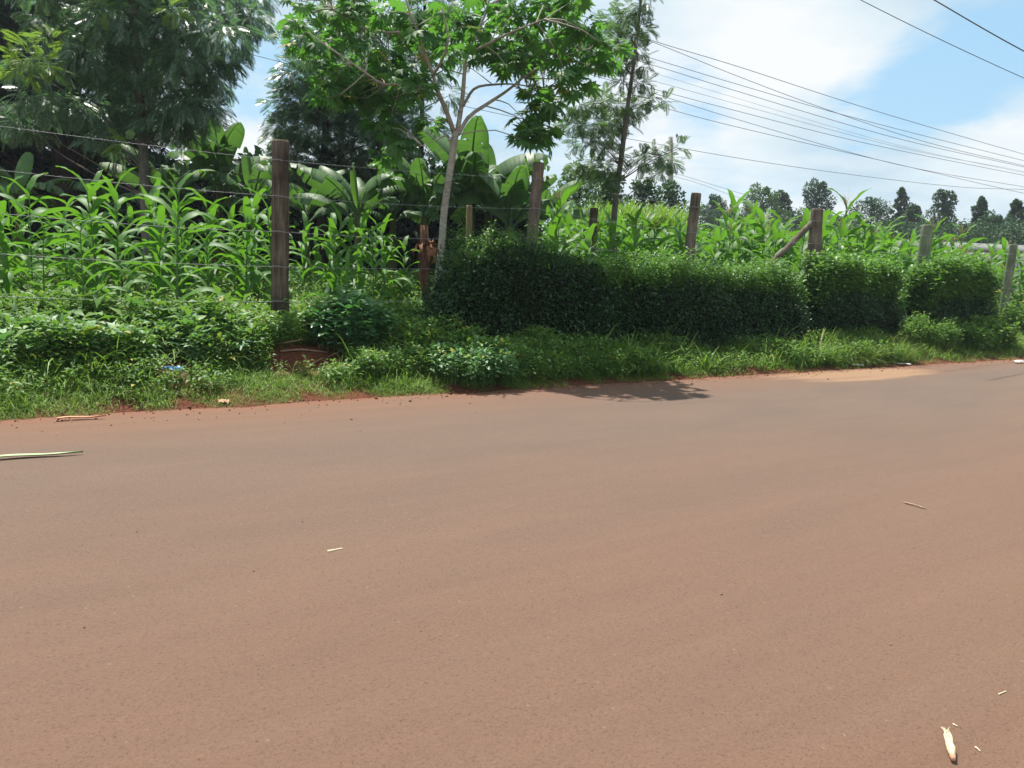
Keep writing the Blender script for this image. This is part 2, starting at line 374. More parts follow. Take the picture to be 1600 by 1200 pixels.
def tube(mb, pts, radii, k=8, cap=True, jit=0.0):
    pts = np.asarray(pts, float); n = len(pts); radii = np.broadcast_to(np.asarray(radii, float), (n,))
    tg = np.gradient(pts, axis=0); tg /= np.linalg.norm(tg, axis=1)[:, None] + 1e-9
    a = np.array([1.0, 0, 0]) if abs(tg[0][0]) < 0.8 else np.array([0, 1.0, 0])
    V = []
    for i in range(n):
        a = a - tg[i] * (a @ tg[i]); a /= np.linalg.norm(a) + 1e-9; bb = np.cross(tg[i], a)
        for j in range(k):
            th = 2 * math.pi * j / k; r = radii[i] * (1 + (rng.uniform(-jit, jit) if jit else 0))
            V.append(pts[i] + (a * math.cos(th) + bb * math.sin(th)) * r)
    F = [(i * k + j, i * k + (j + 1) % k, (i + 1) * k + (j + 1) % k, (i + 1) * k + j) for i in range(n - 1) for j in range(k)]
    if cap:
        V.append(pts[-1]); c = len(V) - 1; F += [((n - 1) * k + j, (n - 1) * k + (j + 1) % k, c) for j in range(k)]
        V.append(pts[0]); c = len(V) - 1; F += [((j + 1) % k, j, c) for j in range(k)]
    mb.add(V, F)


def smooth_path(pts, n):
    """Catmull-Rom through pts"""
    p = np.asarray(pts, float)
    if len(p) < 3:
        return np.array([p[0] + (p[-1] - p[0]) * u for u in np.linspace(0, 1, n)])
    q = np.vstack([2 * p[0] - p[1], p, 2 * p[-1] - p[-2]]); out = []
    for u in np.linspace(0, len(p) - 1 - 1e-6, n):
        i = int(u); w = u - i; a, b_, c_, d = q[i:i + 4]
        out.append(0.5 * ((2 * b_) + (-a + c_) * w + (2 * a - 5 * b_ + 4 * c_ - d) * w * w + (-a + 3 * b_ - 3 * c_ + d) * w ** 3))
    return np.array(out)


def frames(dirs, roll=None, scale=None):
    """rotation matrices whose local x is dirs"""
    x = dirs / (np.linalg.norm(dirs, axis=1)[:, None] + 1e-9)
    upv = np.where(np.abs(x[:, 2:3]) > 0.97, np.array([[0, 1.0, 0]]), np.array([[0, 0, 1.0]]))
    y = np.cross(upv, x); y /= np.linalg.norm(y, axis=1)[:, None] + 1e-9; z = np.cross(x, y)
    if roll is not None:
        c, s = np.cos(roll)[:, None], np.sin(roll)[:, None]
        y, z = y * c + z * s, z * c - y * s
    R = np.stack([x, y, z], axis=2)
    if scale is not None: R = R * np.asarray(scale).reshape(-1, 1, 1)
    return R


def rand_dirs(n, zlo=-1, zhi=1):
    z = rng.uniform(zlo, zhi, n); a = rng.uniform(0, 2 * math.pi, n); r = np.sqrt(np.maximum(0, 1 - z * z))
    return np.stack([r * np.cos(a), r * np.sin(a), z], 1)


# ------------------------------------------------------------------ leaf templates (local x runs from stalk to tip)
def leaf_simple(L=1.0, W=0.5, fold=0.12, droop=0.15):
    V = [(0, 0, 0), (L * .45, W / 2, fold * L), (L * .5, 0, 0), (L * .45, -W / 2, fold * L), (L, 0, -droop * L)]
    return np.array(V), [(0, 2, 1), (1, 2, 4), (0, 3, 2), (2, 3, 4)]


def leaf_ovate(L=1.0, W=0.6):
    V = [(0, 0, 0), (L * .2, W * .40, .03), (L * .5, W * .5, .05), (L * .8, W * .25, 0), (L, 0, -.12 * L), (L * .8, -W * .25, 0), (L * .5, -W * .5, .05), (L * .2, -W * .40, .03), (L * .5, 0, -.03)]
    return np.array(V), [(8, 0, 1), (8, 1, 2), (8, 2, 3), (8, 3, 4), (8, 4, 5), (8, 5, 6), (8, 6, 7), (8, 7, 0)][::-1]


def leaf_palmate(lobes=7, seed=0, deep=0.36, droop=0.22):
    r = np.random.default_rng(seed); spread = math.radians(245) if lobes >= 7 else math.radians(200)
    angs = np.linspace(-spread / 2, spread / 2, lobes); V = [(0, 0, 0)]; F = []
    val = []
    for i in range(lobes + 1):
        a = (angs[i - 1] + angs[i]) / 2 if 0 < i < lobes else (angs[0] - .25 if i == 0 else angs[-1] + .25)
        rr = deep if 0 < i < lobes else deep * .55
        V.append((rr * math.cos(a), rr * math.sin(a), -0.02)); val.append(len(V) - 1)
    for i, a in enumerate(angs):
        L = (1 - 0.42 * abs(a / (spread / 2)) ** 1.6) * r.uniform(.92, 1.06); wd = .125
        ca, sa = math.cos(a), math.sin(a); z = -droop * L
        mid = len(V); V.append((.52 * L * ca, .52 * L * sa, .03 - droop * .2))
        lw = len(V); V.append((.58 * L * ca + wd * sa, .58 * L * sa - wd * ca, -droop * .3))
        rw = len(V); V.append((.58 * L * ca - wd * sa, .58 * L * sa + wd * ca, -droop * .3))
        tp = len(V); V.append((L * ca, L * sa, z))
        F += [(0, val[i], mid), (val[i], lw, mid), (lw, tp, mid), (mid, tp, rw), (mid, rw, val[i + 1]), (0, mid, val[i + 1])]
    return np.array(V), F


def frond(n=9, L=1.0, seed=0, plen=0.30, w=0.055):
    """feathery pinnate frond: n pairs of narrow leaflets along a drooping rachis"""
    r = np.random.default_rng(seed); V = []; F = []
    for i in range(n):
        u = 0.12 + 0.85 * i / n; x = u * L; z = -0.22 * u * u * L
        pl = plen * math.sin(math.pi * (0.18 + 0.75 * u)) * r.uniform(.8, 1.15)
        for s in (-1, 1):
            k = len(V); dx = pl * 0.62; dy = s * pl * 0.8
            V += [(x, 0, z), (x + dx * .45 - w * .5, dy * .45 + s * w * .4, z + .02), (x + dx, dy, z - .16 * pl), (x + dx * .45 + w * .5, dy * .45 - s * w * .4, z + .02)]
            F.append((k, k + 1, k + 2, k + 3) if s > 0 else (k, k + 3, k + 2, k + 1))
    k = len(V); V += [(L * .86, -.02, -.17 * L), (L * 1.12, 0, -.3 * L), (L * .86, .02, -.17 * L), (0, -.01, 0), (0, .01, 0)]
    F += [(k, k + 1, k + 2), (k + 3, k, k + 2, k + 4)]
    return np.array(V), F


def strip(L, W, el0, droop, nseg=9, fold=0.25, wave=0.02, az=0.0, base=(0, 0, 0), seed=0, pw=1.4, twist=0.0, taper=.75):
    """long arching blade leaf (maize, grass)"""
    r = np.random.default_rng(seed); us = np.linspace(0, 1, nseg + 1); V = []; F = []
    x = z = 0.0; ph = r.uniform(0, 6); px = pz = 0
    for i, u in enumerate(us):
        el = el0 - droop * u ** pw
        if i: x += L / nseg * math.cos(el); z += L / nseg * math.sin(el)
        w = W * min(1.0, (0.35 + u / .22 * .65)) * (1 - u ** 2.2) ** taper / 2
        tw = twist * u; wz = wave * math.sin(ph + u * 17); wz2 = wave * math.sin(ph * 1.7 + u * 14)
        nx, nz = -math.sin(el), math.cos(el)
        h = fold * w
        for s, ww in ((-1, wz), (0, 0), (1, wz2)):
            off = s * w; hh = (h + ww) * abs(s) + off * math.sin(tw)
            V.append((x + nx * hh, off * math.cos(tw), z + nz * hh))
    for i in range(nseg):
        a = i * 3
        F += [(a, a + 3, a + 4, a + 1), (a + 1, a + 4, a + 5, a + 2)]
    V = np.array(V); c, s = math.cos(az), math.sin(az)
    V = np.stack([V[:, 0] * c - V[:, 1] * s, V[:, 0] * s + V[:, 1] * c, V[:, 2]], 1) + np.array(base)
    return V, F


# ------------------------------------------------------------------ ground and road
tt = np.concatenate([[-420, -160, -70, -35], np.arange(-20, 46, 0.3), [60, 90, 160, 420]])
ss = np.concatenate([[-420, -120, -40, -20, -12, -9.6, -9.3, -5, -1, -0.3], np.arange(0.0, 3.2, 0.1), np.arange(3.3, 16, 0.5), [18, 22, 30, 42, 70, 140, 420]])
TT, SS = np.meshgrid(tt, ss, indexing='ij'); ZZ = hgt(TT, SS) + np.where((SS > .25) & (SS < 3.1) & (TT > -19) & (TT < 45), rng.normal(0, 0.012, TT.shape), 0)
V = (A0[None, None] + TT[..., None] * DT + SS[..., None] * DN); V[..., 2] = ZZ
ns = len(ss); nt_ = len(tt)
I, J = np.meshgrid(np.arange(nt_ - 1), np.arange(ns - 1), indexing='ij'); k0 = (I * ns + J).ravel()
mb = MB(); mb.add(V.reshape(-1, 3), np.stack([k0, k0 + ns, k0 + ns + 1, k0 + 1], 1))
tag(mb.build('ground', 'soil'), kind='structure')

mb = MB(); rt_ = np.concatenate([[-160, -60, -25], np.arange(-14, 34, 0.25), [60, 160]]); V = []
for t in rt_:
    e = 0.07 * math.sin(t * 2.3) + 0.05 * math.sin(t * 5.1 + 1) + 0.03 * math.sin(t * 11.3) if -14 <= t <= 34 else 0
    e += rng.uniform(-.03, .03)
    for s, z in ((-9.5 + e, -0.015), (-9.3, 0.0), (-6, 0.004), (-3, 0.004), (-1, 0.002), (-0.35, 0.0), (0.02 + e, -0.006), (0.10 + e, -0.045)):
        V.append((t, s, z))
kk = 8; F = [(i * kk + j, (i + 1) * kk + j, (i + 1) * kk + j + 1, i * kk + j + 1) for i in range(len(rt_) - 1) for j in range(kk - 1)]
mb.add(V, F); road = mb.build('road', 'road', smooth=True)
road.location = tuple(A0); road.rotation_euler = (0, 0, math.atan2(DT[1], DT[0])); tag(road, kind='structure')

# ------------------------------------------------------------------ verge vegetation (stuff)
HEDGES = []          # (t0, t1, s0, s1, ztop) filled below, used to keep the grass off their insides


def t_px(px, s, z):
    """t of the point at offset s and height z seen at picture column px"""
    lo, hi = -20.0, 60.0
    for _ in range(50):
        mid = (lo + hi) / 2; p = P(mid, s, z) - CAM; x = 800 + FPX * (p @ rt) / (p @ fw)
        if x < px: lo = mid
        else: hi = mid
    return lo


SH = 0.95
HEDGES = [(t_px(712, SH, 1), t_px(965, SH, 1), SH, 1.80, 1.60), (t_px(930, SH, 1), t_px(1262, SH, 1), SH - .05, 1.80, 1.24),
          (t_px(1290, SH, 1), t_px(1420, SH, 1), SH, 1.82, 1.20), (t_px(1460, SH, 1), t_px(1568, SH, 1), SH + .02, 1.85, 1.22)]
_b = ts(ground(270, 592, .12))
BARE = [(_b[0], _b[1] - .10, .24, .26), (MOUND[0] - .02, MOUND[1] - .18, .52, .36), (t_px(1274, .75, .4), .85, .33, .33), (22.6, 1.3, .9, .4)]       # bare red earth (t, s, rt, rs)


def keep_mask(t, s, hedge=True, bare=True):
    k = np.ones(len(t), bool)
    if bare:
        for a, b_, ra, rb in BARE: k &= ((t - a) / ra) ** 2 + ((s - b_) / rb) ** 2 > rng.uniform(.7, 1.2, len(t))
    if hedge:
        for t0, t1, s0, s1, zt in HEDGES: k &= ~((t > t0 + .1) & (t < t1 - .1) & (s > s0 + .15) & (s < s1 - .05))
    return k


def scatter(n, t0, t1, s0, s1, pw=1.0, **kw):
    t = rng.uniform(t0, t1, n); s = s0 + (s1 - s0) * rng.uniform(0, 1, n) ** pw
    k = keep_mask(t, s, **kw); t, s = t[k], s[k]
    return t, s


def pos(t, s, dz=0.0):
    p = A0[None] + t[:, None] * DT + s[:, None] * DN; p = p.copy(); p[:, 2] = hgt(t, s) + dz; return p


def rz_mats(a, sx, tilt=None):
    c, s = np.cos(a), np.sin(a); Z = np.zeros_like(a); O = np.ones_like(a)
    R = np.stack([np.stack([c, -s, Z], 1), np.stack([s, c, Z], 1), np.stack([Z, Z, O], 1)], 1)
    return R * np.asarray(sx).reshape(-1, 1, 1)


def clump(t, s, f1=1.7, f2=2.9):
    return 0.5 + 0.25 * (np.sin(t * f1 + np.sin(s * 3.1) * 1.5) + np.sin(t * f2 * 1.7 + s * 4.3 + 1.0))


def grass(n, t0, t1, s0, s1, L, W, pw=1.0, el=1.2, thresh=None, mat='grass', mb=None, lift=0, **kw):
    own = mb is None; mb = mb or MB()
    tem = [strip(1.0, W / L, e, d, 4, .3, .0, 0, (0, 0, -.04), q, 1.3, taper=.8) for q, (e, d) in enumerate(((1.35, .7), (1.15, 1.1), (el, 1.6), (1.0, .9), (1.3, 2.0), (.75, 1.2)))]
    t, s = scatter(n, t0, t1, s0, s1, pw, **kw)
    cl = clump(t, s)
    if thresh is not None:
        k = cl + rng.uniform(-.35, .35, len(t)) > thresh; t, s, cl = t[k], s[k], cl[k]
    ke = (s > .28) | (clump(t * 2.2, s * .3) + rng.uniform(-.3, .3, len(t)) > .52 - s * 1.2); t, s, cl = t[ke], s[ke], cl[ke]
    sz = L * rng.uniform(.45, 1.15, len(t)) * (0.6 + .8 * np.clip(cl, 0, 1)); a = rng.uniform(0, 6.283, len(t)); p = pos(t, s, lift); w = rng.integers(0, len(tem), len(t))
    edge = np.clip((s + .25) / .5, .35, 1); sz = sz * edge
    for q, (V, F) in enumerate(tem):
        k = w == q; mb.inst(V, F, rz_mats(a[k], sz[k]), p[k])
    return mb


def sprig(h=1.0, nl=12, ll=.28, seed=0, shape='simple', wid=.5, spread=.10):
    r = np.random.default_rng(seed); V = []; F = []; n = 0
    lv, lf = leaf_simple(1, wid) if shape == 'simple' else leaf_ovate(1, wid) if shape == 'ovate' else leaf_palmate(5, seed, .45, .15)
    for i in range(nl):
        u = .25 + .75 * (i + 1) / nl; az = i * 2.4 + r.uniform(-.5, .5); el = r.uniform(-.35, .6) + .4 * (u > .9)
        d = np.array([[math.cos(az) * math.cos(el), math.sin(az) * math.cos(el), math.sin(el)]])
        R = frames(d, np.array([r.uniform(-.4, .4)]), [ll * r.uniform(.6, 1.15)])[0]
        b_ = np.array([spread * math.cos(az) * r.uniform(.2, 1.3), spread * math.sin(az) * r.uniform(.2, 1.3), u * h])
        V.append(lv @ R.T + b_); F += [tuple(j + n for j in f) for f in lf]; n += len(lv)
    V.append(np.array([(-.008, 0, -.08), (.008, 0, -.08), (0, .004, h)])); F.append((n, n + 1, n + 2))
    return np.concatenate(V), F


def weeds(mb, n, t0, t1, s0, s1, H, tem, thresh=None, pw=1.0, rnd=(.4, 1.65), **kw):
    t, s = scatter(n, t0, t1, s0, s1, pw, **kw); cl = clump(t, s, 1.1, 2.0)
    if thresh is not None:
        k = cl + rng.uniform(-.3, .3, len(t)) > thresh; t, s, cl = t[k], s[k], cl[k]
    a = rng.uniform(0, 6.283, len(t)); sz = H * rng.uniform(*rnd, len(t)) * (.7 + .6 * np.clip(cl, 0, 1)); w = rng.integers(0, len(tem), len(t)); p = pos(t, s)
    for q, (V, F) in enumerate(tem):
        k = w == q; mb.inst(V, F, rz_mats(a[k], sz[k]), p[k])
    return mb


g = MB()
grass(42000, -4, 8.5, -0.05, 1.05, .17, .0075, 1.1, mb=g)
grass(14000, -4, 8.5, 0.5, 1.3, .30, .0085, mb=g, thresh=.35)
grass(15000, -4, 8.5, 1.0, 2.6, .32, .010, mb=g, thresh=.35)
grass(17000, 8.5, 30, -0.03, 1.05, .20, .011, 1.1, mb=g)
grass(5000, 4.5, 14, .2, 1.2, .30, .012, mb=g)
grass(3200, 4.5, 14, .15, 1.15, .52, .020, mb=g, thresh=.3)
grass(7000, 14, 30, .5, 2.6, .30, .013, mb=g)
grass(2200, -4, 6.2, .8, 2.0, .52, .011, mb=g, thresh=.45)
tag(g.build('grass', 'grass'), 'short green grass along the verge beside the dusty road', 'grass', kind='stuff')
g = MB()
grass(5200, t_px(1296, .5, .3), t_px(1402, .5, .3), .15, .85, .50, .010, mb=g, el=1.35)
grass(3600, 16.0, 27, .0, .8, .26, .011, mb=g)
grass(2600, -4, 9, -0.08, .22, .13, .007, mb=g)
grass(2500, -4, 2.6, .15, 1.0, .26, .007, mb=g, thresh=.55)
tag(g.build('dry_grass', 'grass_pale'), 'pale yellow green seeding grass tufts at the road edge', 'grass', kind='stuff')

sm = [sprig(1, 26, .19, q, 'simple', .60, .17) for q in range(5)]
sm2 = [sprig(1, 12, .34, q + 70, 'simple', .5, .15) for q in range(4)]
ov = [sprig(1, 15, .30, q + 10, 'ovate', .70, .18) for q in range(4)]
pa = [sprig(1, 8, .52, q + 20, 'palm', .8, .26) for q in range(4)]
w = MB()
weeds(w, 6500, -4, 6.2, .85, 2.6, .22, sm, thresh=.3)
weeds(w, 2600, -4, 5.8, .45, 1.5, .12, sm, thresh=.45)
weeds(w, 520, -4, 6.2, .9, 2.1, .36, sm + sm2, thresh=.5, rnd=(.6, 1.4))
weeds(w, 900, -4, 6, .3, 1.0, .14, sm2, thresh=.4)
weeds(w, 3600, 3.4, 6.3, .45, 1.9, .22, sm)
weeds(w, 2600, 4.8, 14, .12, 1.15, .19, sm, thresh=.35)
weeds(w, 1800, 16.6, 18.2, .4, 2.4, .30, sm)
weeds(w, 1600, 20.6, 27, .9, 3.6, .38, sm)
weeds(w, 7000, -5, 8, 2.3, 5.0, .26, sm, rnd=(.4, 1.2))
weeds(w, 5000, -3, 9, 4.5, 9.0, .40, sm, rnd=(.5, 1.2))
weeds(w, 5500, 7, 26, 2.4, 6.0, .34, sm)
tag(w.build('weeds', 'weed'), 'tangled small leaved green weeds covering the bank below the fence', 'weeds', kind='stuff')
w = MB()
weeds(w, 430, -.6, 2.25, 1.0, 1.9, .20, pa)
weeds(w, 160, -4, 0, .9, 1.9, .25, pa, thresh=.5)
weeds(w, 90, 3.9, 6.0, .5, 1.5, .16, pa, thresh=.45)
tag(w.build('broadleaf_weeds', 'weed_pale'), 'pale lobed broad leaved weeds massed on the bank left of the tall post', 'weeds', kind='stuff')


def on(px, py, z=None, it=6):
    """the point of the terrain seen at a picture position"""
    for Y in np.arange(3, 30, .02):
        p = at(px, py, Y); t, s = ts(p)
        if p[2] <= float(hgt(t, s)): break
    return p, t, s


def sprig_bush(name, label, px, depth_ts, rad, H, tem, n, mat, cat='shrub', group=None):
    t, s = depth_ts; p = P(t, s, float(hgt(t, s)))
    root = thing(name, label, cat, p, group); mb = MB(); st = MB()
    for i in range(n):
        r = rad * math.sqrt(rng.uniform(0, 1)); a = rng.uniform(0, 6.283); h = H * rng.uniform(.55, 1.0) * (1 - .45 * (r / rad) ** 2)
        b_ = np.array([r * math.cos(a), r * math.sin(a), 0]); V, F = tem[rng.integers(len(tem))]
        Vh = V.copy(); lift = rng.uniform(.35, 1.0) * h - .25
        R = rz_mats(np.array([rng.uniform(0, 6.283)]), [.34 * rng.uniform(.8, 1.2)])
        mb.inst(Vh, F, R, [b_ + (0, 0, max(0, lift))])
        if i % 4 == 0: tube(st, [b_ * .3 + (0, 0, -.05), b_ * .8 + (0, 0, h * .5), b_ + (0, 0, h * .95)], [.010, .007, .003], 4, False)
    mb.build('foliage', mat, root); st.build('stems', 'maize_stalk', root); return root


sprig_bush('leafy_shrub', 'blue green broad leaved bush growing right of the tall wooden post', 540, (t_px(545, 1.45, .8), 1.45), .50, .80, ov, 150, 'shrub')
sprig_bush('weed_bush', 'bright small leaved weed bush at the left end of the dark hedge', 690, (t_px(690, 1.15, .6), 1.15), .52, .62, sm, 150, 'weed')
sprig_bush('weed_bush', 'low pale green bushy weed at the road edge below the hedge corner', 725, (t_px(735, .42, .3), .42), .55, .46, sm, 150, 'weed_pale')
sprig_bush('weed_bush', 'light green bush spilling from the gap between the last two hedges', 1440, (t_px(1447, .95, .6), .95), .60, .75, sm, 150, 'weed')
sprig_bush('weed_bush', 'bright green bush past the last hedge at the right frame edge', 1590, (t_px(1597, 2.3, 1.0), 2.3), .75, 1.1, ov, 170, 'weed')

# ------------------------------------------------------------------ fence
FS = 1.93
POSTS = [(438, 218, .105, 0.0, 'post'), (825, 252, .085, .048, 'post_brown'), (1072, 300, .088, .04, 'post_brown'), (1267, 325, .115, 0.0, 'post_brown'), (1435, 350, .12, .03, 'post_green'), (1575, 381, .10, .0, 'post_green')]
tlist = []
fence = thing('barbed_wire_fence', 'barbed wire fence on round wooden posts running behind the hedge and verge', 'fence', P(t_px(438, FS, 1.0), FS, .47))
FB = np.array(fence.location)


def wood_post(parent, name, base, top, r, mat, k=14, org=None):
    mb = MB(); o = np.zeros(3) if org is None else org; base = np.array(base); top = np.array(top); n = 12
    us = np.concatenate([np.linspace(0, .985, n), [.996]])
    pts = [base + (top - base) * u + np.array([math.sin(u * 5 + r * 90) * .008, math.cos(u * 4 + r * 50) * .008, 0]) - o for u in us]
    rad = [r * (1.06 - .1 * u + .02 * math.sin(u * 13 + r * 300)) for u in us[:-1]] + [r * .88]
    tube(mb, pts, rad, k, True, .025); return mb.build(name, mat, parent)


plab = ['tall dark brown post nearest the road', 'leaning brown post above the dark hedge corner', 'brown post leaning right above the maize', 'thick pale brown strainer post with a diagonal brace', 'grey green mossy post beside tasselled maize', 'thin grey green post in front of the stone wall']
post_xyz = []
for (px, ty, r, lean, mt), pl in zip(POSTS, plab):
    t = t_px(px, FS, 1.6); b_ = P(t, FS, float(hgt(t, FS)) - .25); Y = b_[1]
    tp = at(px, ty, Y); top = b_ + np.array([lean * 2, 0, 0]); top[2] = tp[2]
    o = wood_post(fence, 'post', b_, top, r, mt, org=FB); o['label'] = pl; post_xyz.append((b_, top, t, r))
# posts just outside the picture that carry the wire ends
for t in (post_xyz[0][2] - 3.7, post_xyz[-1][2] + 4.0):
    b_ = P(t, FS, float(hgt(t, FS)) - .2); top = b_ + np.array([0, 0, 2.6]); wood_post(fence, 'post', b_, top, .10, 'post', org=FB); post_xyz.append((b_, top, t, .1))
post_xyz.sort(key=lambda q: q[2])
# brace and second post at the strainer
b4, t4, tt4, r4 = post_xyz[4]
o = wood_post(fence, 'brace', P(tt4 - 1.35, FS + .35, 1.25), t4 - np.array([.02, 0, .22]), .055, 'post_brown', 10, FB); o['label'] = 'slanting round brace propping the strainer post'
o = wood_post(fence, 'brace', P(tt4 + .42, FS - .05, .75), t4 + DT * .10 - np.array([0, 0, .35]), .075, 'post_brown', 10, FB); o['label'] = 'second short brace leaning on the right of the strainer post'
ST = MB()
for b1, t1, ta, ra in post_xyz:
    for i in range(5):
        z = t1[2] - .25 - i * .415
        if z < b1[2] + .3: continue
        u = (z - b1[2]) / (t1[2] - b1[2]); c_ = b1 + (t1 - b1) * u - FB; a_ = np.linspace(0, 2 * math.pi, 13)
        tube(ST, [c_ + (DT * math.cos(q) + DN * math.sin(q)) * (ra * 1.05) + np.array([0, 0, .012 * math.sin(q * 2)]) for q in a_], .003, 4, False)
tag(ST.build('wire_ties', 'wire', fence), kind='stuff')
for i in range(5):
    mb = MB()
    for (b1, t1, ta, ra), (b2, t2, tb_, rb) in zip(post_xyz[:-1], post_xyz[1:]):
        off = DN * (-.1)
        z1 = t1[2] - .25 - i * .415; z2 = t2[2] - .25 - i * .415
        if tb_ > 22: z2 = max(z2, .6)
        u1 = np.clip((z1 - b1[2]) / (t1[2] - b1[2]), 0, 1); u2 = np.clip((z2 - b2[2]) / (t2[2] - b2[2]), 0, 1)
        p1 = b1 + (t1 - b1) * u1 - DN * ra; p2 = b2 + (t2 - b2) * u2 - DN * rb
        us = np.linspace(0, 1, 26); sag = .022 + .012 * i % .03
        pts = np.array([p1 + (p2 - p1) * u - np.array([0, 0, sag * 4 * u * (1 - u)]) for u in us]) - FB
        tube(mb, pts, .0021, 5, False)
        L = np.linalg.norm(p2 - p1)
        for u in np.arange(.03, 1, .13 / L):
            q = p1 + (p2 - p1) * u - np.array([0, 0, sag * 4 * u * (1 - u)]) - FB
            tube(mb, [q - (0, .0, .011), q + (.005, 0, .011)], .0018, 3, False); tube(mb, [q - (.009, .006, -.005), q + (.009, .006, .006)], .0022, 3, False)
    mb.build('barbed_wire', 'wire', fence)


def lone_post(px, ytop, Y, r, mat, label, sq=False):
    top = at(px, ytop, Y); t, s = ts(top); z = float(hgt(t, s))
    root = wood_post(None, 'wooden_post', np.array([0, 0, -.2]), np.array([.01, 0, top[2] - z]), r, mat, 4 if sq else 12)
    root.location = (top[0], top[1], z); tag(root, label, 'post', 'posts standing inside the maize field'); return root


lone_post(733, 320, 13.6, .055, 'post_pale', 'thin pale timber post among banana leaves behind the white trunk', True)
lone_post(928, 324, 13.9, .075, 'post', 'short dark post in the maize beside the slender tree')
# rotten stump with a dead leaf
tp = at(668, 352, 11.9); t, s = ts(tp); z = float(hgt(t, s)); root = thing('dead_stump', 'rotten reddish dead stump with a dried leaf beside the white trunk', 'stump', (tp[0], tp[1], z))
mb = MB(); tube(mb, [(0, 0, -.2), (.02, 0, .3), (-.02, .01, .7), (-.03, 0, 1.1), (-.05, 0, tp[2] - z)], [.075, .07, .085, .07, .05], 9, True, .22); mb.build('trunk', 'stump', root)
mb = MB()
for a in range(9):
    V, F = strip(.3 + .03 * (a % 3), .10, rng.uniform(-.6, .6), 1.8, 6, .6, .03, a * .7, (.03, 0, tp[2] - z - .28), a); mb.add(V, F)
mb.build('dead_leaf', 'dead_leaf', root)

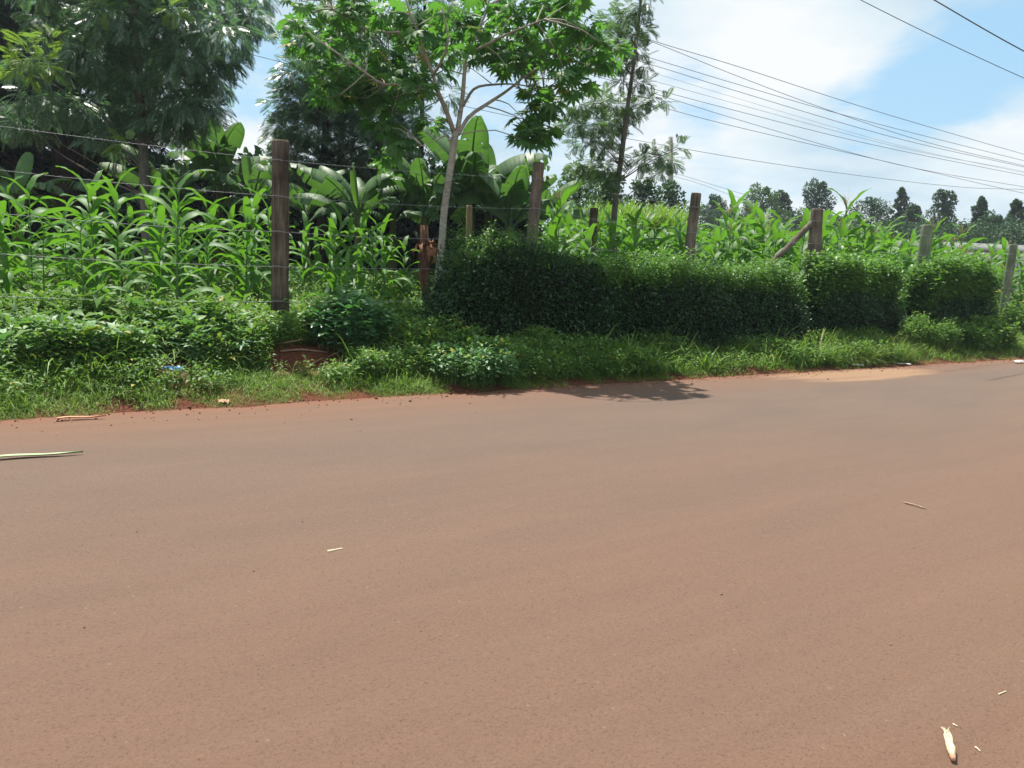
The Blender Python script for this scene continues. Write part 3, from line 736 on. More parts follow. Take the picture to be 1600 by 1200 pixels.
# ------------------------------------------------------------------ hedges
sh2 = [sprig(1, 15, .30, q + 50, 'simple', .62, .20) for q in range(5)]
hl = ['tallest clipped dark hedge at the left end below the leaning posts', 'long low clipped dark hedge in the middle of the row', 'hedge with loose shoots on top, between the red earth gap and mossy post', 'rightmost rounded hedge before the end of the row']
lv, lf = leaf_simple(1, .55, .14, .1)
for hi, ((t0, t1, s0, s1, zt), lab) in enumerate(zip(HEDGES, hl)):
    tm = (t0 + t1) / 2; z0 = float(hgt(tm, s0)) - .1; c0 = P(tm, (s0 + s1) / 2, z0); root = thing('clipped_hedge', lab, 'hedge', c0, 'hedges along the fence')
    Lh = (t1 - t0) / 2; Wh = (s1 - s0) / 2; Hh = zt - z0
    # lumpy core of twigs: a rounded box in (t, s, z)
    nu, nv = max(10, int(Lh * 10)), 22; V = []; F = []

    def section(u, th, shrink):
        # u along, th around the section from bottom front over the top to bottom back
        e = 1 - max(0, abs(u) - .86) / .14 * (.12 if (hi == 0 and u > 0) or (hi == 1 and u < 0) else .30)
        if hi == 3: e = 1 - .22 * u * u - max(0, abs(u) - .85) / .15 * .3
        if hi == 2: e = 1 - max(0, abs(u) - .85) / .15 * .35
        cx, cz = math.cos(th), math.sin(th)
        q = (abs(cx) ** 4 + abs(cz) ** 4) ** -.25
        lump = 1 + .09 * math.sin(u * Lh * 2.3 + th * 1.3 + hi) + .06 * math.sin(u * Lh * 5.1 + th * 3) + .035 * math.sin(u * Lh * 11.7 + th * 7)
        base = .84 + .16 * max(0.0, cz)          # a little narrower at the foot
        s_ = -cx * q * Wh * lump * base * shrink * (1 if cz > .2 else .95); z_ = (.46 + .54 * cz * q * lump * shrink) * Hh * (e if cz > -.2 else 1)
        if hi == 0: z_ *= 1 - .10 * max(0, u)
        if hi in (2, 3) and cz < .15: s_ *= .72
        return u * Lh, s_, z_
    for i in range(nu + 1):
        u = -1 + 2 * i / nu
        for j in range(nv):
            a_, b_, c_ = section(u * .97, 2 * math.pi * j / nv, .80); V.append(DT * a_ + DN * b_ + np.array([0, 0, c_]))
    F = [(i * nv + j, i * nv + (j + 1) % nv, (i + 1) * nv + (j + 1) % nv, (i + 1) * nv + j) for i in range(nu) for j in range(nv)]
    n0 = len(V); V.append(DT * -Lh * .97 + (0, 0, Hh * .4)); V.append(DT * Lh * .97 + (0, 0, Hh * .4))
    F += [((j + 1) % nv, j, n0) for j in range(nv)] + [(nu * nv + j, nu * nv + (j + 1) % nv, n0 + 1) for j in range(nv)]
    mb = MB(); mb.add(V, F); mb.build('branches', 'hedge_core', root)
    mb = MB(); n = int(Lh * 2 * 5600); T = []; D = []
    for _ in range(n):
        th = rng.uniform(-.5, math.pi + .25); u = rng.uniform(-1, 1); sh = rng.choice([.82, .88, .95, 1.0, 1.04]) + rng.normal(0, .035) + (rng.exponential(.05) if rng.uniform() < .25 else 0)
        a_, b_, c_ = section(u, th, sh); T.append(DT * a_ + DN * b_ + np.array([0, 0, max(.02, c_)]))
        o_ = DN * -math.cos(th) + np.array([0, 0, math.sin(th)]) + (DT * np.sign(u) * 1.2 if abs(u) > .94 else 0); D.append(o_)
    for e in (-1, 1):       # end faces
        for _ in range(900):
            th = rng.uniform(-.6, math.pi + .6); k = math.sqrt(rng.uniform(0, 1)); a_, b_, c_ = section(e, th, k)
            T.append(DT * (a_ + e * rng.uniform(-.05, .08)) + DN * b_ + np.array([0, 0, max(.02, c_)])); D.append(DT * e)
    T = np.array(T); D = np.array(D); D = D / np.linalg.norm(D, axis=1)[:, None] + rng.normal(0, .75, D.shape) + np.array([0, 0, -.15])
    mb.inst(lv, lf, frames(D, rng.uniform(-.8, .8, len(T)), rng.uniform(.032, .070, len(T))), T)
    mb.build('foliage', 'hedge', root)
    # loose new shoots on top
    mb = MB(); ns_ = int(Lh * 2 * (110, 260, 420, 440)[hi]); hs = (.15, .21, .30, .36)[hi]
    for _ in range(ns_):
        u = rng.uniform(-.97, .97); th = math.pi / 2 + rng.uniform(-.75, .55); a_, b_, c_ = section(u, th, 1.0); c_ += rng.uniform(0, 1.1) ** 2 * hs * 1.3
        base = DT * a_ + DN * b_ + np.array([0, 0, c_ - .05]); V, F = sh2[rng.integers(len(sh2))]
        R = rz_mats(np.array([rng.uniform(0, 6.28)]), [hs * rng.uniform(.5, 1.25)]); mb.inst(V, F, R, [base])
    mb.build('new_shoots', 'hedge_new', root)

# ------------------------------------------------------------------ maize
PLANTS = []


def maize_variant(seed, H, tassel):
    r = np.random.default_rng(seed); parts = []
    st = MB(); lean = r.uniform(-.05, .05, 2)
    tube(st, [(lean[0] * u * u * H, lean[1] * u * u * H, u * H * .92 - .06) for u in np.linspace(0, 1, 6)], np.linspace(.017, .007, 6), 6, False)
    parts.append(('stalk', st, 'maize_stalk')); nl = int(10 + H * 1.8); az0 = r.uniform(0, 6.28)
    for i in range(nl):
        u = .16 + .80 * i / (nl - 1); az = az0 + (i % 2) * math.pi + r.uniform(-.55, .55)
        L = (.46 + .38 * math.sin(math.pi * min(1, u * .95 + .12))) * r.uniform(.85, 1.12) * min(1.05, H / 1.9); W = .120 * r.uniform(.8, 1.15) * min(1.05, H / 1.8)
        lb = MB(); zb = u * H * .9
        V, F = strip(L, W, 1.22 - r.uniform(0, .25) + .15 * (u > .85), r.uniform(1.1, 2.5) * (1 if u < .85 else .5), 10, .35, .010, az, (lean[0] * u * u * H, lean[1] * u * u * H, zb), seed * 31 + i, 1.25, r.uniform(-.9, .9), taper=.6)
        lb.add(V, F); parts.append(('leaf', lb, 'maize'))
    if tassel:
        tb_ = MB()
        for k in range(9):
            V, F = strip(.30, .014, 1.5 - (k > 0) * r.uniform(.3, .9), r.uniform(.2, 1.6), 5, .2, 0, r.uniform(0, 6.28), (lean[0] * H, lean[1] * H, H * .90), k + seed); tb_.add(V, F)
        V = [(-.006, 0, H * .85), (.006, 0, H * .85), (0, 0, H * 1.06)]; tb_.add(V, [(0, 1, 2)])
        parts.append(('tassel', tb_, 'tassel'))
    meshes = [(nm, b_.mesh(nm, mt), mt) for nm, b_, mt in parts]
    # joined copy for plants too small to show their parts
    jb = bpy.data.meshes.new('maize_plant'); Vs = []; Fs = []; Mi = []; n = 0; mats = []
    for nm, me, mt in meshes:
        if mt not in mats: mats.append(mt)
        Vs += [tuple(v.co) for v in me.vertices]; Fs += [tuple(j + n for j in p.vertices) for p in me.polygons]; Mi += [mats.index(mt)] * len(me.polygons); n += len(me.vertices)
    jb.from_pydata(Vs, [], Fs); jb.polygons.foreach_set('material_index', Mi); jb.polygons.foreach_set('use_smooth', [True] * len(Mi))
    for mt in mats: jb.materials.append(M[mt])
    jb.update(); arr = (np.array(Vs), Fs)
    return meshes, jb, arr


VAR = [maize_variant(100 + i, 2.0, i >= 4) for i in range(8)]


def maize(p, sc_, rz, v, label, group, parts):
    meshes, jb, arr = VAR[v]
    if parts:
        o = thing('maize_plant', label, 'maize plant', p, group, rz)
        for nm, me, mt in meshes:
            c_ = bpy.data.objects.new(nm, me); COL.objects.link(c_); c_.parent = o
    else:
        o = bpy.data.objects.new('maize_plant', jb); COL.objects.link(o); tag(o, label, 'maize plant', group); o.location = tuple(p); o.rotation_euler = (0, 0, rz)
    o.scale = (sc_,) * 3 if not isinstance(sc_, tuple) else sc_
    return o


# single plants that stand out: (px, base offset s, top y in the photo, variant, label)
SPECIAL = [(128, 2.35, 335, 0, 'bushy maize plant standing alone left of the tall post, low over pale weeds'),
           (275, 2.5, 262, 1, 'tall slim maize plant with dark stalk between the lone bushy maize and tall post'),
           (540, 2.35, 395, 2, 'bright backlit short maize plant right of the tall post'),
           (585, 3.0, 345, 3, 'maize plant with an upright top just left of the dead stump'),
           (1310, 3.2, 292, 4, 'tallest maize plant, tasselled, right of the braced post'),
           (1445, 2.5, 335, 7, 'maize with a drooping tan tassel over the mossy post'),
           (1500, 4.2, 345, 5, 'maize plant rising before the stone wall right of the mossy post'),
           (855, 2.6, 285, 6, 'tall maize plant beside the leaning post right of the bananas')]
taken = []
for px, s, ytop, v, lab in SPECIAL:
    t = t_px(px, s, 1.3); z = float(hgt(t, s)); b_ = P(t, s, z); top = at(px, ytop, b_[1]); H = top[2] - z
    maize(b_, max(.5, H / 2.05), rng.uniform(0, 6.28), v, lab, None, True); taken.append((t, s))

cand = []
for row in range(20):
    s = 2.75 + row * .68
    t = -9.0
    while t < 27:
        t += rng.uniform(.30, .52)
        cand.append((t + rng.normal(0, .05), s + rng.normal(0, .10)))
good = []
for t, s in cand:
    p = P(t, s, float(hgt(t, s)) + 1.0); v = p - CAM; px = 800 + FPX * (v @ rt) / (v @ fw); Y = p[1]
    if not (-90 < px < 1690): continue
    if any((t - a) ** 2 + (s - b_) ** 2 < .12 for a, b_ in taken): continue
    if px < 700 and s > 6.6: continue                      # bananas and trees begin
    if 690 < px < 845 and s > 3.6: continue
    if px < 440 and Y > 15.2: continue
    if 440 <= px < 700 and Y > 13.6: continue
    if px < 640 and s < 3.1: continue
    if px > 1330 and Y > 24: continue
    if px > 1480 and rng.uniform() < .35: continue
    if 640 < px < 850: H = rng.uniform(.9, 1.35)
    elif px <= 640: H = rng.uniform(1.15, 1.85) + (.35 if rng.uniform() < .1 else 0)
    elif px > 1400: H = rng.uniform(1.6, 2.3)
    elif px > 1120: H = rng.uniform(1.75, 2.45) + (.35 if rng.uniform() < .15 else 0)
    else: H = rng.uniform(1.5, 2.15) + (.3 if rng.uniform() < .1 else 0)
    if rng.uniform() < (.27 if px < 640 else .20): continue
    good.append((Y, t, s, px, H))
good.sort()
rest = MB(); restm = {}
for i, (Y, t, s, px, H) in enumerate(good):
    z = float(hgt(t, s)); rz = rng.uniform(0, 6.28); v = int(rng.integers(0, 8)); k = H / 2.05
    if v >= 4 and (px < 1100 or rng.uniform() < .3): v -= 4
    if i < 292:
        if px < 650: lab, grp = 'leafy maize plant in the crowd behind the wire left of the white trunk', 'maize plants left of the white trunk'
        elif px < 850: lab, grp = 'short bright maize plant over the hedge below the banana leaves', 'short maize below the bananas'
        elif px < 1065: lab, grp = 'leafy maize plant in the rows between the second and third leaning posts', 'maize between the leaning posts'
        elif px < 1262: lab, grp = 'leafy maize plant in the rows between the leaning post and braced post', 'maize left of the braced post'
        else: lab, grp = 'leafy maize plant in the rows right of the braced strainer post', 'maize right of the braced post'
        maize((*P(t, s)[:2], z), k, rz, v, lab, grp, i < 130)
    else:
        V, F = VAR[v][2]; rest.inst(V, F, rz_mats(np.array([rz]), [k]), [P(t, s, z)])
tag(rest.build('maize_field', 'maize'), 'far rows of maize merging into one green mass behind the nearer plants', 'maize field', kind='stuff')
# tall fodder grass beyond the maize
g = MB()
for _ in range(5200):
    px = rng.uniform(885, 1062); Y = rng.uniform(24, 28); z0 = float(hgt(*ts(at(px, 400, Y)))); b_ = at(px, 400, Y); top_y = 316 + .0012 * (px - 975) ** 2 + rng.uniform(-8, 34)
    H = max(.6, at(px, top_y, Y)[2] - z0); V, F = strip(1.1, .05, 1.25, rng.uniform(.4, 1.6), 4, .3, 0, rng.uniform(0, 6.28), (b_[0], b_[1], z0 + H - rng.uniform(.75, 1.3)), 1, 1.3); g.add(V, F)
tag(g.build('fodder_grass', 'grass'), 'dense stand of tall bright fodder grass behind the slender tree', 'tall grass', kind='stuff')

# ------------------------------------------------------------------ bananas


def banana_leaf(seed, L, W, el0, droop, split=.5):
    """pleated paddle leaf, torn into strips; local x outward, rising from the stem top"""
    r = np.random.default_rng(seed); n = 20; pts = []; x = z = 0; els = []
    pet = .22
    for i in range(n + 1):
        u = i / n; el = el0 - droop * u ** 1.5
        if i: x += L / n * math.cos(el); z += L / n * math.sin(el)
        pts.append(np.array([x, 0, z])); els.append(el)
    mb = MB(); tube(mb, pts, np.linspace(.032, .006, n + 1), 5, False)
    for s in (-1, 1):
        sag = .35; gap_left = 0; rows = []
        for i in range(int(n * pet * .9), n):
            if r.uniform() < split * .5: sag = r.uniform(.05, .95); new = True
            else: new = False
            u0, u1 = i / n, (i + 1) / n

            def prof(u): q = (u - pet * .85) / (1 - pet * .85); return W * max(0.02, math.sin(math.pi * min(1, max(0, q)) ** .8)) ** .55 if q < .5 else W * max(.02, (1 - ((q - .5) / .52) ** 2)) ** .5
            quad = []
            for u, p, el in ((u0, pts[i], els[i]), (u1, pts[i + 1], els[i + 1])):
                w_ = prof(u); nn = np.array([-math.sin(el), 0, math.cos(el)]); fwd = np.array([math.cos(el), 0, math.sin(el)])
                if new and u == u0: sk = .10 * w_
                else: sk = 0
                m_ = p + np.array([0, s * w_ * .5, 0]) + nn * w_ * .10 + fwd * (w_ * .14 + sk)
                e_ = p + np.array([0, s * w_ * (1 - .28 * sag), 0]) - nn * w_ * sag * .75 + fwd * (w_ * .30 + sk * 2) + np.array([0, 0, -w_ * sag * .25])
                quad.append((p, m_, e_))
            (p0, m0, e0), (p1, m1, e1) = quad
            V = [p0, p1, m1, m0, e1, e0]; F = [(0, 1, 2, 3), (3, 2, 4, 5)]
            mb.add(V, F if s > 0 else [f[::-1] for f in F])
    return mb


BL = [banana_leaf(q, L, W, e, d, min(1, sp_ * 1.35 + .15)).mesh('leaf', 'banana') for q, (L, W, e, d, sp_) in enumerate(((1.9, .30, 1.25, 1.5, .5), (2.1, .32, 1.05, 1.7, .7), (1.8, .31, 1.35, 1.0, .25), (1.7, .29, .85, 1.6, .9), (1.9, .32, .95, 1.1, .5), (1.6, .28, .6, 1.5, .9)))]
BY = banana_leaf(31, 1.35, .22, 1.52, .15, .1).mesh('leaf', 'banana_young')
BYB = banana_leaf(32, 1.5, .30, 1.45, .5, .1).mesh('leaf', 'banana_young')


def banana(px, ytop, Y, label, nl=8, young=True):
    top = at(px, ytop, Y); t, s = ts(top); z = float(hgt(t, s)); Htot = top[2] - z; k = min(1.15, max(.55, Htot / 3.3)); hs = Htot - 1.45 * k
    root = thing('banana_plant', label, 'banana plant', (top[0], top[1], z), 'banana plants behind the maize', rng.uniform(0, 6.28))
    mb = MB(); tube(mb, [(0, 0, -.1), (.02, 0, hs * .5), (.03, .01, hs), (.03, .01, hs + .3 * k)], [.15 * k, .12 * k, .08 * k, .035 * k], 10, True, .04); mb.build('pseudostem', 'banana_stem', root)
    for i in range(nl):
        o = bpy.data.objects.new('leaf', BL[(i * 2 + int(px)) % len(BL)]); COL.objects.link(o); o.parent = root
        o.location = (.03, .01, hs - .05 + .04 * i); o.rotation_euler = (rng.uniform(-.12, .12), rng.uniform(-.1, .12), i * 2.42 + rng.uniform(-.35, .35)); o.scale = (k * rng.uniform(.85, 1.08),) * 3
    if young:
        o = bpy.data.objects.new('leaf', BY if young == 1 else BYB); COL.objects.link(o); o.parent = root; o.location = (.03, .01, hs + .12); o.scale = (k,) * 3; o.rotation_euler = (0, 0, rng.uniform(0, 6)); o['label'] = 'pale new upright leaf'
    return root


for px, yt, Y, lab, nl, yg in [
        (25, 240, 17.5, 'banana plant with yellow green leaf at the far left edge', 7, 2),
        (165, 262, 19.0, 'shaded banana plant between the dark trunk and thin sapling', 7, 0),
        (258, 238, 17.0, 'banana plant just right of the thin sapling trunk', 8, 0),
        (340, 200, 18.0, 'banana plant with the tall upright paddle leaf against the sky', 8, 2),
        (395, 232, 17.0, 'banana plant immediately left of the tall wooden post', 8, 1),
        (478, 262, 15.6, 'banana plant under the bushy tree right of the tall post', 7, 0),
        (560, 258, 14.9, 'wide banana plant low between the tall post and dead stump', 8, 1),
        (615, 250, 15.8, 'dark banana plant behind the dead stump', 8, 0),
        (668, 240, 15.4, 'banana plant directly behind the white trunk', 8, 0),
        (738, 208, 15.6, 'banana plant with two upright pale leaves right of the white trunk', 9, 1),
        (765, 225, 16.4, 'banana plant tucked behind the one right of the white trunk', 8, 1),
        (800, 268, 15.2, 'banana plant with a bright folded leaf left of the leaning post', 8, 2),
        (848, 285, 18.5, 'small banana plant right of the leaning post at the row end', 7, 1)]:
    banana(px, yt, Y, lab, nl, yg)

# ------------------------------------------------------------------ trees
FR = [frond(11, 1.0, q, .36, .048) for q in range(3)]
PAL = [leaf_palmate(9, q, .38, d) for q, d in enumerate((.10, .22, .42))]


def fronds(mb, centers, radii, counts, size, out=None, droop=.35, flat=.75):
    """feathery fronds spraying out of cluster centres"""
    T = []; D = []
    for c_, r, n in zip(centers, radii, counts):
        d = rand_dirs(n, -.75, .95); k = rng.uniform(.05, 1, n) ** .5
        T.append(c_ + d * (r * k)[:, None] * np.array([1, 1, flat])); D.append(d * .9 + rng.normal(0, .35, (n, 3)) + np.array([0, 0, -droop]) + (0 if out is None else np.asarray(out) * .4))
    T = np.concatenate(T); D = np.concatenate(D); w_ = rng.integers(0, len(FR), len(T)); sz = size * rng.uniform(.65, 1.25, len(T))
    for q, (V, F) in enumerate(FR):
        k = w_ == q; mb.inst(V, F, frames(D[k], rng.uniform(-.6, .6, k.sum()), sz[k]), T[k])


def branch(mb, a, b_, ra, rb, sag=.12, k=6, n=6):
    a = np.array(a); b_ = np.array(b_); L = np.linalg.norm(b_ - a); mid = (a + b_) / 2 + rng.normal(0, .06, 3) * L + np.array([0, 0, sag * L])
    tube(mb, smooth_path([a, mid, b_], n), np.linspace(ra, rb, n), k, False)


def path_at(path, z):
    i = int(np.argmin(np.abs(path[:, 2] - z))); return path[i]


def tree(name, label, cat, trunk, radii, clusters, leaf, bark, size, per=40, limb_r=.03, droop=.35, group=None, flat=.75):
    """trunk: world points from the ground up; clusters: (world centre, radius)"""
    base = np.array(trunk[0]); root = thing(name, label, cat, base, group)
    pth = smooth_path(np.array(trunk) - base, 18); rad = np.interp(np.linspace(0, 1, 18), np.linspace(0, 1, len(radii)), radii)
    mb = MB(); tube(mb, pth - np.array([0, 0, .1]), rad, 12, True, .03); lb = mb
    C = [np.array(c_) - base for c_, r in clusters]; R_ = [r for c_, r in clusters]
    for c_, r in zip(C, R_):
        hd = math.hypot(c_[0], c_[1]); zz_ = c_[2] - .55 * np.linalg.norm(c_[:2] - path_at(pth, c_[2])[:2]) - .1
        a = path_at(pth, max(.2, zz_)); branch(lb, a, c_, limb_r * rng.uniform(.6, 1.2), .006, .06, 5, 6)
    mb.build('trunk', bark, root)
    cb = MB(); fronds(cb, C, R_, [max(6, int(per * (r / .5) ** 2)) for r in R_], size, None, droop, flat); cb.build('crown', leaf, root)
    return root


def envelope(base, z0, z1, rmax, n, shape=1.0, rmin=.25, crad=(.35, .6), inner=.55, lean=(0, 0), ecc=1.0):
    out = []
    for i in range(n):
        u = (i + rng.uniform(0, 1)) / n; z = z0 + (z1 - z0) * u
        R_ = rmin + (rmax - rmin) * (math.sin(math.pi * min(1, u * .75 + .22)) ** shape); a = i * 2.4 + rng.uniform(-.4, .4); r = R_ * rng.uniform(inner, 1)
        out.append((np.array([base[0] + lean[0] * u + r * math.cos(a) * ecc, base[1] + lean[1] * u + r * math.sin(a), z - .18 * r + .1]), rng.uniform(*crad)))
    return out


def gpt(px, Y, sink=.0):
    p = at(px, 400, Y); t, s = ts(p); return np.array([p[0], p[1], float(hgt(t, s)) - sink])


# big dark tree at the far left, with its trunk
b_ = gpt(106, 22); top = at(98, -170, 22)
tree('silky_oak', 'big dark feathery tree with thick black trunk at the far left', 'tree', [b_, at(105, 200, 22), at(100, -80, 22), top], [.40, .36, .26, .10],
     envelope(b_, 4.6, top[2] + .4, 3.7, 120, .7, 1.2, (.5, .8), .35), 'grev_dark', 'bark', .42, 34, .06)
b_ = gpt(-70, 25); top = at(-70, -170, 25)
tree('silky_oak', 'dark tree behind the thick black trunk, cut by the left frame edge', 'tree', [b_, at(-70, 100, 25), top], [.35, .28, .1],
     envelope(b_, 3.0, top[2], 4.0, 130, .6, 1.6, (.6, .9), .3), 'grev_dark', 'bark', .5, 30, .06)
# sapling with feathery crown in front of it
Y = 15.6; b_ = gpt(232, Y); tr = [b_, at(228, 330, Y), at(222, 200, Y), at(214, 90, Y), at(206, -20, Y), at(198, -220, Y)]
cl = []
for px, py, r in [(60, 165, 42), (110, 170, 48), (160, 185, 45), (40, 200, 35), (30, 105, 22), (80, 95, 30), (75, 60, 32), (60, 30, 25), (140, 90, 50), (150, 40, 55), (200, 30, 60), (180, 120, 55), (235, 70, 60), (240, 130, 55), (290, 40, 55),
                  (300, 100, 55), (345, 60, 50), (355, 20, 55), (390, 30, 32), (405, -5, 25), (330, 125, 38), (290, 165, 50), (330, 165, 26), (250, 190, 45), (280, 205, 32), (215, 170, 42), (20, 190, 30), (150, 215, 20), (270, -10, 60), (200, -40, 70), (130, -30, 55), (330, -40, 60), (60, -20, 45), (250, -110, 70), (170, -130, 70), (210, -190, 55), (350, 95, 32), (308, 195, 22), (175, 225, 25)]:
    c_ = at(px, py, Y + rng.uniform(-1.1, 1.1) * (.4 + .6 * min(1, abs(px - 215) / 150) ** .0 * rng.uniform(0, 1))); cl.append((c_, r * .88 / FPX * Y))
sap = tree('silky_oak', 'sapling with thin grey leaning trunk and wide feathery crown before the dark tree', 'tree', tr, [.10, .10, .09, .075, .06, .02], cl, 'grev', 'bark_grey', .30, 118, .024, .7)
cb = MB(); yc = [(58, 88, 26), (75, 60, 18), (25, 110, 20), (70, 100, 20), (150, 12, 16), (45, 95, 15), (265, 12, 12), (195, 225, 12)]  # extra sprays: crown highlights painted in by a lighter leaf colour
fronds(cb, [at(px, py, Y - 1.5) - b_ for px, py, r in yc], [r / FPX * Y for px, py, r in yc], [20] * len(yc), .27, (-.3, -.2, .3), .1); cb.build('highlight_sprays', 'grev_highlight', sap)
# bushy middle tree and its slim neighbour
Y = 19.4; b_ = gpt(500, Y); cl = []
for px, py, r in [(470, 120, 34), (460, 165, 36), (455, 205, 34), (450, 240, 26), (490, 90, 36), (500, 150, 45), (500, 200, 45), (490, 250, 40), (535, 110, 42), (540, 170, 48), (545, 225, 45), (530, 270, 36), (580, 130, 40), (590, 190, 45), (590, 240, 40), (575, 275, 30), (520, 50, 34), (560, 60, 36), (540, 10, 30), (620, 220, 34), (437, 200, 16), (440, 262, 18), (470, 275, 28), (620, 160, 30), (610, 255, 26), (475, 60, 22)]:
    cl.append((at(px, py, Y + rng.uniform(-1, 1)), r * 1.1 / FPX * Y))
tree('silky_oak', 'dense bushy feathery tree behind the top of the tall wooden post', 'tree', [b_, at(503, 280, Y), at(515, 150, Y), at(530, 20, Y), at(532, -20, Y)], [.10, .09, .07, .05, .02], cl, 'grev', 'bark', .30, 130, .022, .3)
Y = 18.8; b_ = gpt(657, Y); cl = []
for px, py, r in [(640, 130, 24), (620, 95, 24), (680, 110, 26), (650, 70, 26), (690, 60, 26), (620, 40, 28), (660, 10, 28), (700, 150, 22), (640, 190, 28), (675, 205, 26), (610, 210, 26), (690, 240, 20), (630, 245, 24), (660, 260, 20), (700, 10, 26), (650, -40, 30), (730, 90, 20)]:
    cl.append((at(px, py, Y + rng.uniform(-.8, .8)), r / FPX * Y))
tree('silky_oak', 'slim dark trunked feathery tree seen left of the white trunk', 'tree', [b_, at(657, 330, Y), at(660, 150, Y), at(664, 0, Y), at(666, -80, Y)], [.07, .065, .05, .035, .015], cl, 'grev', 'bark', .28, 110, .016, .3)
# slender tree right of centre
Y = 15.0; b_ = gpt(956, Y); cl = []
for px, py, r in [(905, 165, 20), (935, 160, 22), (960, 165, 22), (985, 170, 20), (895, 195, 22), (925, 195, 26), (955, 190, 20), (915, 222, 22), (940, 225, 18), (975, 190, 16), (1005, 160, 14), (1022, 155, 13), (1040, 160, 8), (1000, 130, 14), (1000, 45, 18), (985, 20, 20), (965, 30, 18), (1005, 10, 14), (970, 65, 18), (995, 80, 18), (950, 55, 14), (1003, 105, 13), (965, 100, 16), (975, 125, 14), (945, 35, 10), (985, -25, 20), (1010, -15, 14), (1000, -60, 16), (985, 55, 14),
                  (925, 262, 22), (905, 255, 16), (950, 262, 18), (965, 245, 12), (1000, 250, 16), (1020, 245, 20), (1045, 250, 18), (1060, 232, 10), (1030, 270, 12), (945, 285, 18), (960, 210, 10)]:
    cl.append((at(px, py, Y + rng.uniform(-.6, .6)), r / FPX * Y))
tree('silky_oak', 'slender leaning tree with open pale feathery tufts right of centre', 'tree', [b_, at(960, 330, Y), at(971, 240, Y), at(981, 160, Y), at(992, 80, Y), at(1001, 0, Y), at(1006, -80, Y)], [.06, .056, .05, .04, .032, .024, .010], cl, 'grev_light', 'bark_grey', .22, 250, .010, .25)

# broad leaved tree with white trunk
Y = 11.5; b_ = gpt(676, Y, .1)
root = thing('white_trunk_tree', 'tree with smooth white branching trunk and big star shaped lobed leaves', 'tree', b_)


def L3(pts): return [at(px, py, Y + dy) - b_ for px, py, dy in pts]


mb = MB(); pth = smooth_path([np.array([0, 0, -.1])] + L3([(684, 440, 0), (690, 385, 0), (694, 330, 0), (703, 268, 0), (712, 205, 0)]), 16)
tube(mb, pth, np.interp(np.linspace(0, 1, 16), [0, .5, 1], [.060, .052, .050]), 14, True, .03); mb.build('trunk', 'bark_pale', root)
limbs = [([(711, 212, 0), (698, 175, -.1), (685, 145, -.25), (676, 115, -.3), (668, 95, -.35), (655, 55, -.5), (640, 20, -.6), (625, -40, -.7)], .036, .009),
         ([(688, 150, -.2), (660, 140, -.35), (625, 132, -.5), (595, 130, -.6), (560, 105, -.8), (515, 75, -1.0), (480, 50, -1.1)], .026, .007),
         ([(713, 212, 0), (722, 160, .1), (726, 110, .1), (729, 85, .1), (745, 50, .15), (762, 10, .2), (775, -60, .3)], .036, .010),
         ([(716, 210, 0), (733, 182, .1), (762, 162, .2), (795, 140, .3), (830, 112, .4), (880, 88, .5), (925, 75, .6)], .033, .008),
         ([(724, 165, .1), (742, 138, .4), (775, 132, .6), (808, 132, .8), (850, 140, .9)], .024, .007),
         ([(676, 118, -.3), (690, 95, -.7), (700, 60, -1.0), (690, 10, -1.2)], .024, .008),
         ([(668, 95, -.35), (640, 55, -.1), (600, 50, .1), (560, 40, .2), (520, 15, .3)], .026, .007),
         ([(729, 85, .1), (760, 70, -.5), (800, 50, -.9), (850, 30, -1.1)], .024, .007),
         ([(762, 10, .2), (800, -10, .3), (850, -30, .4)], .022, .007),
         ([(808, 132, .8), (825, 155, .8), (832, 185, .8), (838, 205, .8)], .012, .005),
         ([(708, 232, 0), (700, 215, -.05), (694, 213, -.1), (660, 228, -.3)], .018, .005)]
lb = MB(); LP = []
for pts, ra, rb in limbs:
    q = smooth_path(L3(pts), 14); tube(lb, q, np.linspace(ra, rb, 14), 8, True, .04); LP.append(q)
LPA = np.concatenate(LP)
tips = []
for px, py, k in [(470, 15, 2), (455, 60, 1), (485, 40, 2), (500, 85, 3), (470, 75, 1), (520, 20, 3), (520, 110, 3), (545, 65, 3), (550, 125, 3), (565, 25, 3), (590, 80, 3), (590, 150, 3), (560, 155, 2), (530, 150, 2), (610, 30, 3), (620, 110, 3), (625, 150, 2), (640, 70, 3), (650, 25, 3), (650, 130, 2), (675, 60, 3), (690, 20, 3), (660, -20, 3), (600, -20, 3), (540, -25, 3), (490, -20, 2),
                  (700, 100, 2), (720, 40, 3), (740, -10, 3), (760, 55, 2), (775, 20, 3), (790, 75, 3), (800, 25, 3), (815, 110, 3), (830, 55, 3), (840, 140, 3), (850, 15, 3), (860, 95, 3), (880, 50, 3), (885, 125, 3), (895, 10, 3), (905, 85, 3), (925, 45, 3), (930, 105, 3), (940, 75, 2), (948, 108, 1), (870, 160, 2), (800, -25, 3), (860, -30, 3), (910, -20, 2), (825, 190, 2), (850, 200, 2), (838, 225, 2), (808, 212, 1), (845, 175, 2), (760, 105, 1),
                  (580, 200, 1), (620, 190, 2), (640, 215, 2), (600, 225, 1), (675, 180, 1), (500, 140, 1), (575, 105, 3), (705, 70, 2), (735, 75, 1), (870, 70, 3), (820, 80, 2)]:
    for _ in range(k):
        dep = rng.uniform(-.6, 1.6) * (1 if py < 150 else .35); tips.append(at(px + rng.normal(0, 12), py + rng.normal(0, 9), Y + dep) - b_)
T = []; D = []; twig = MB()
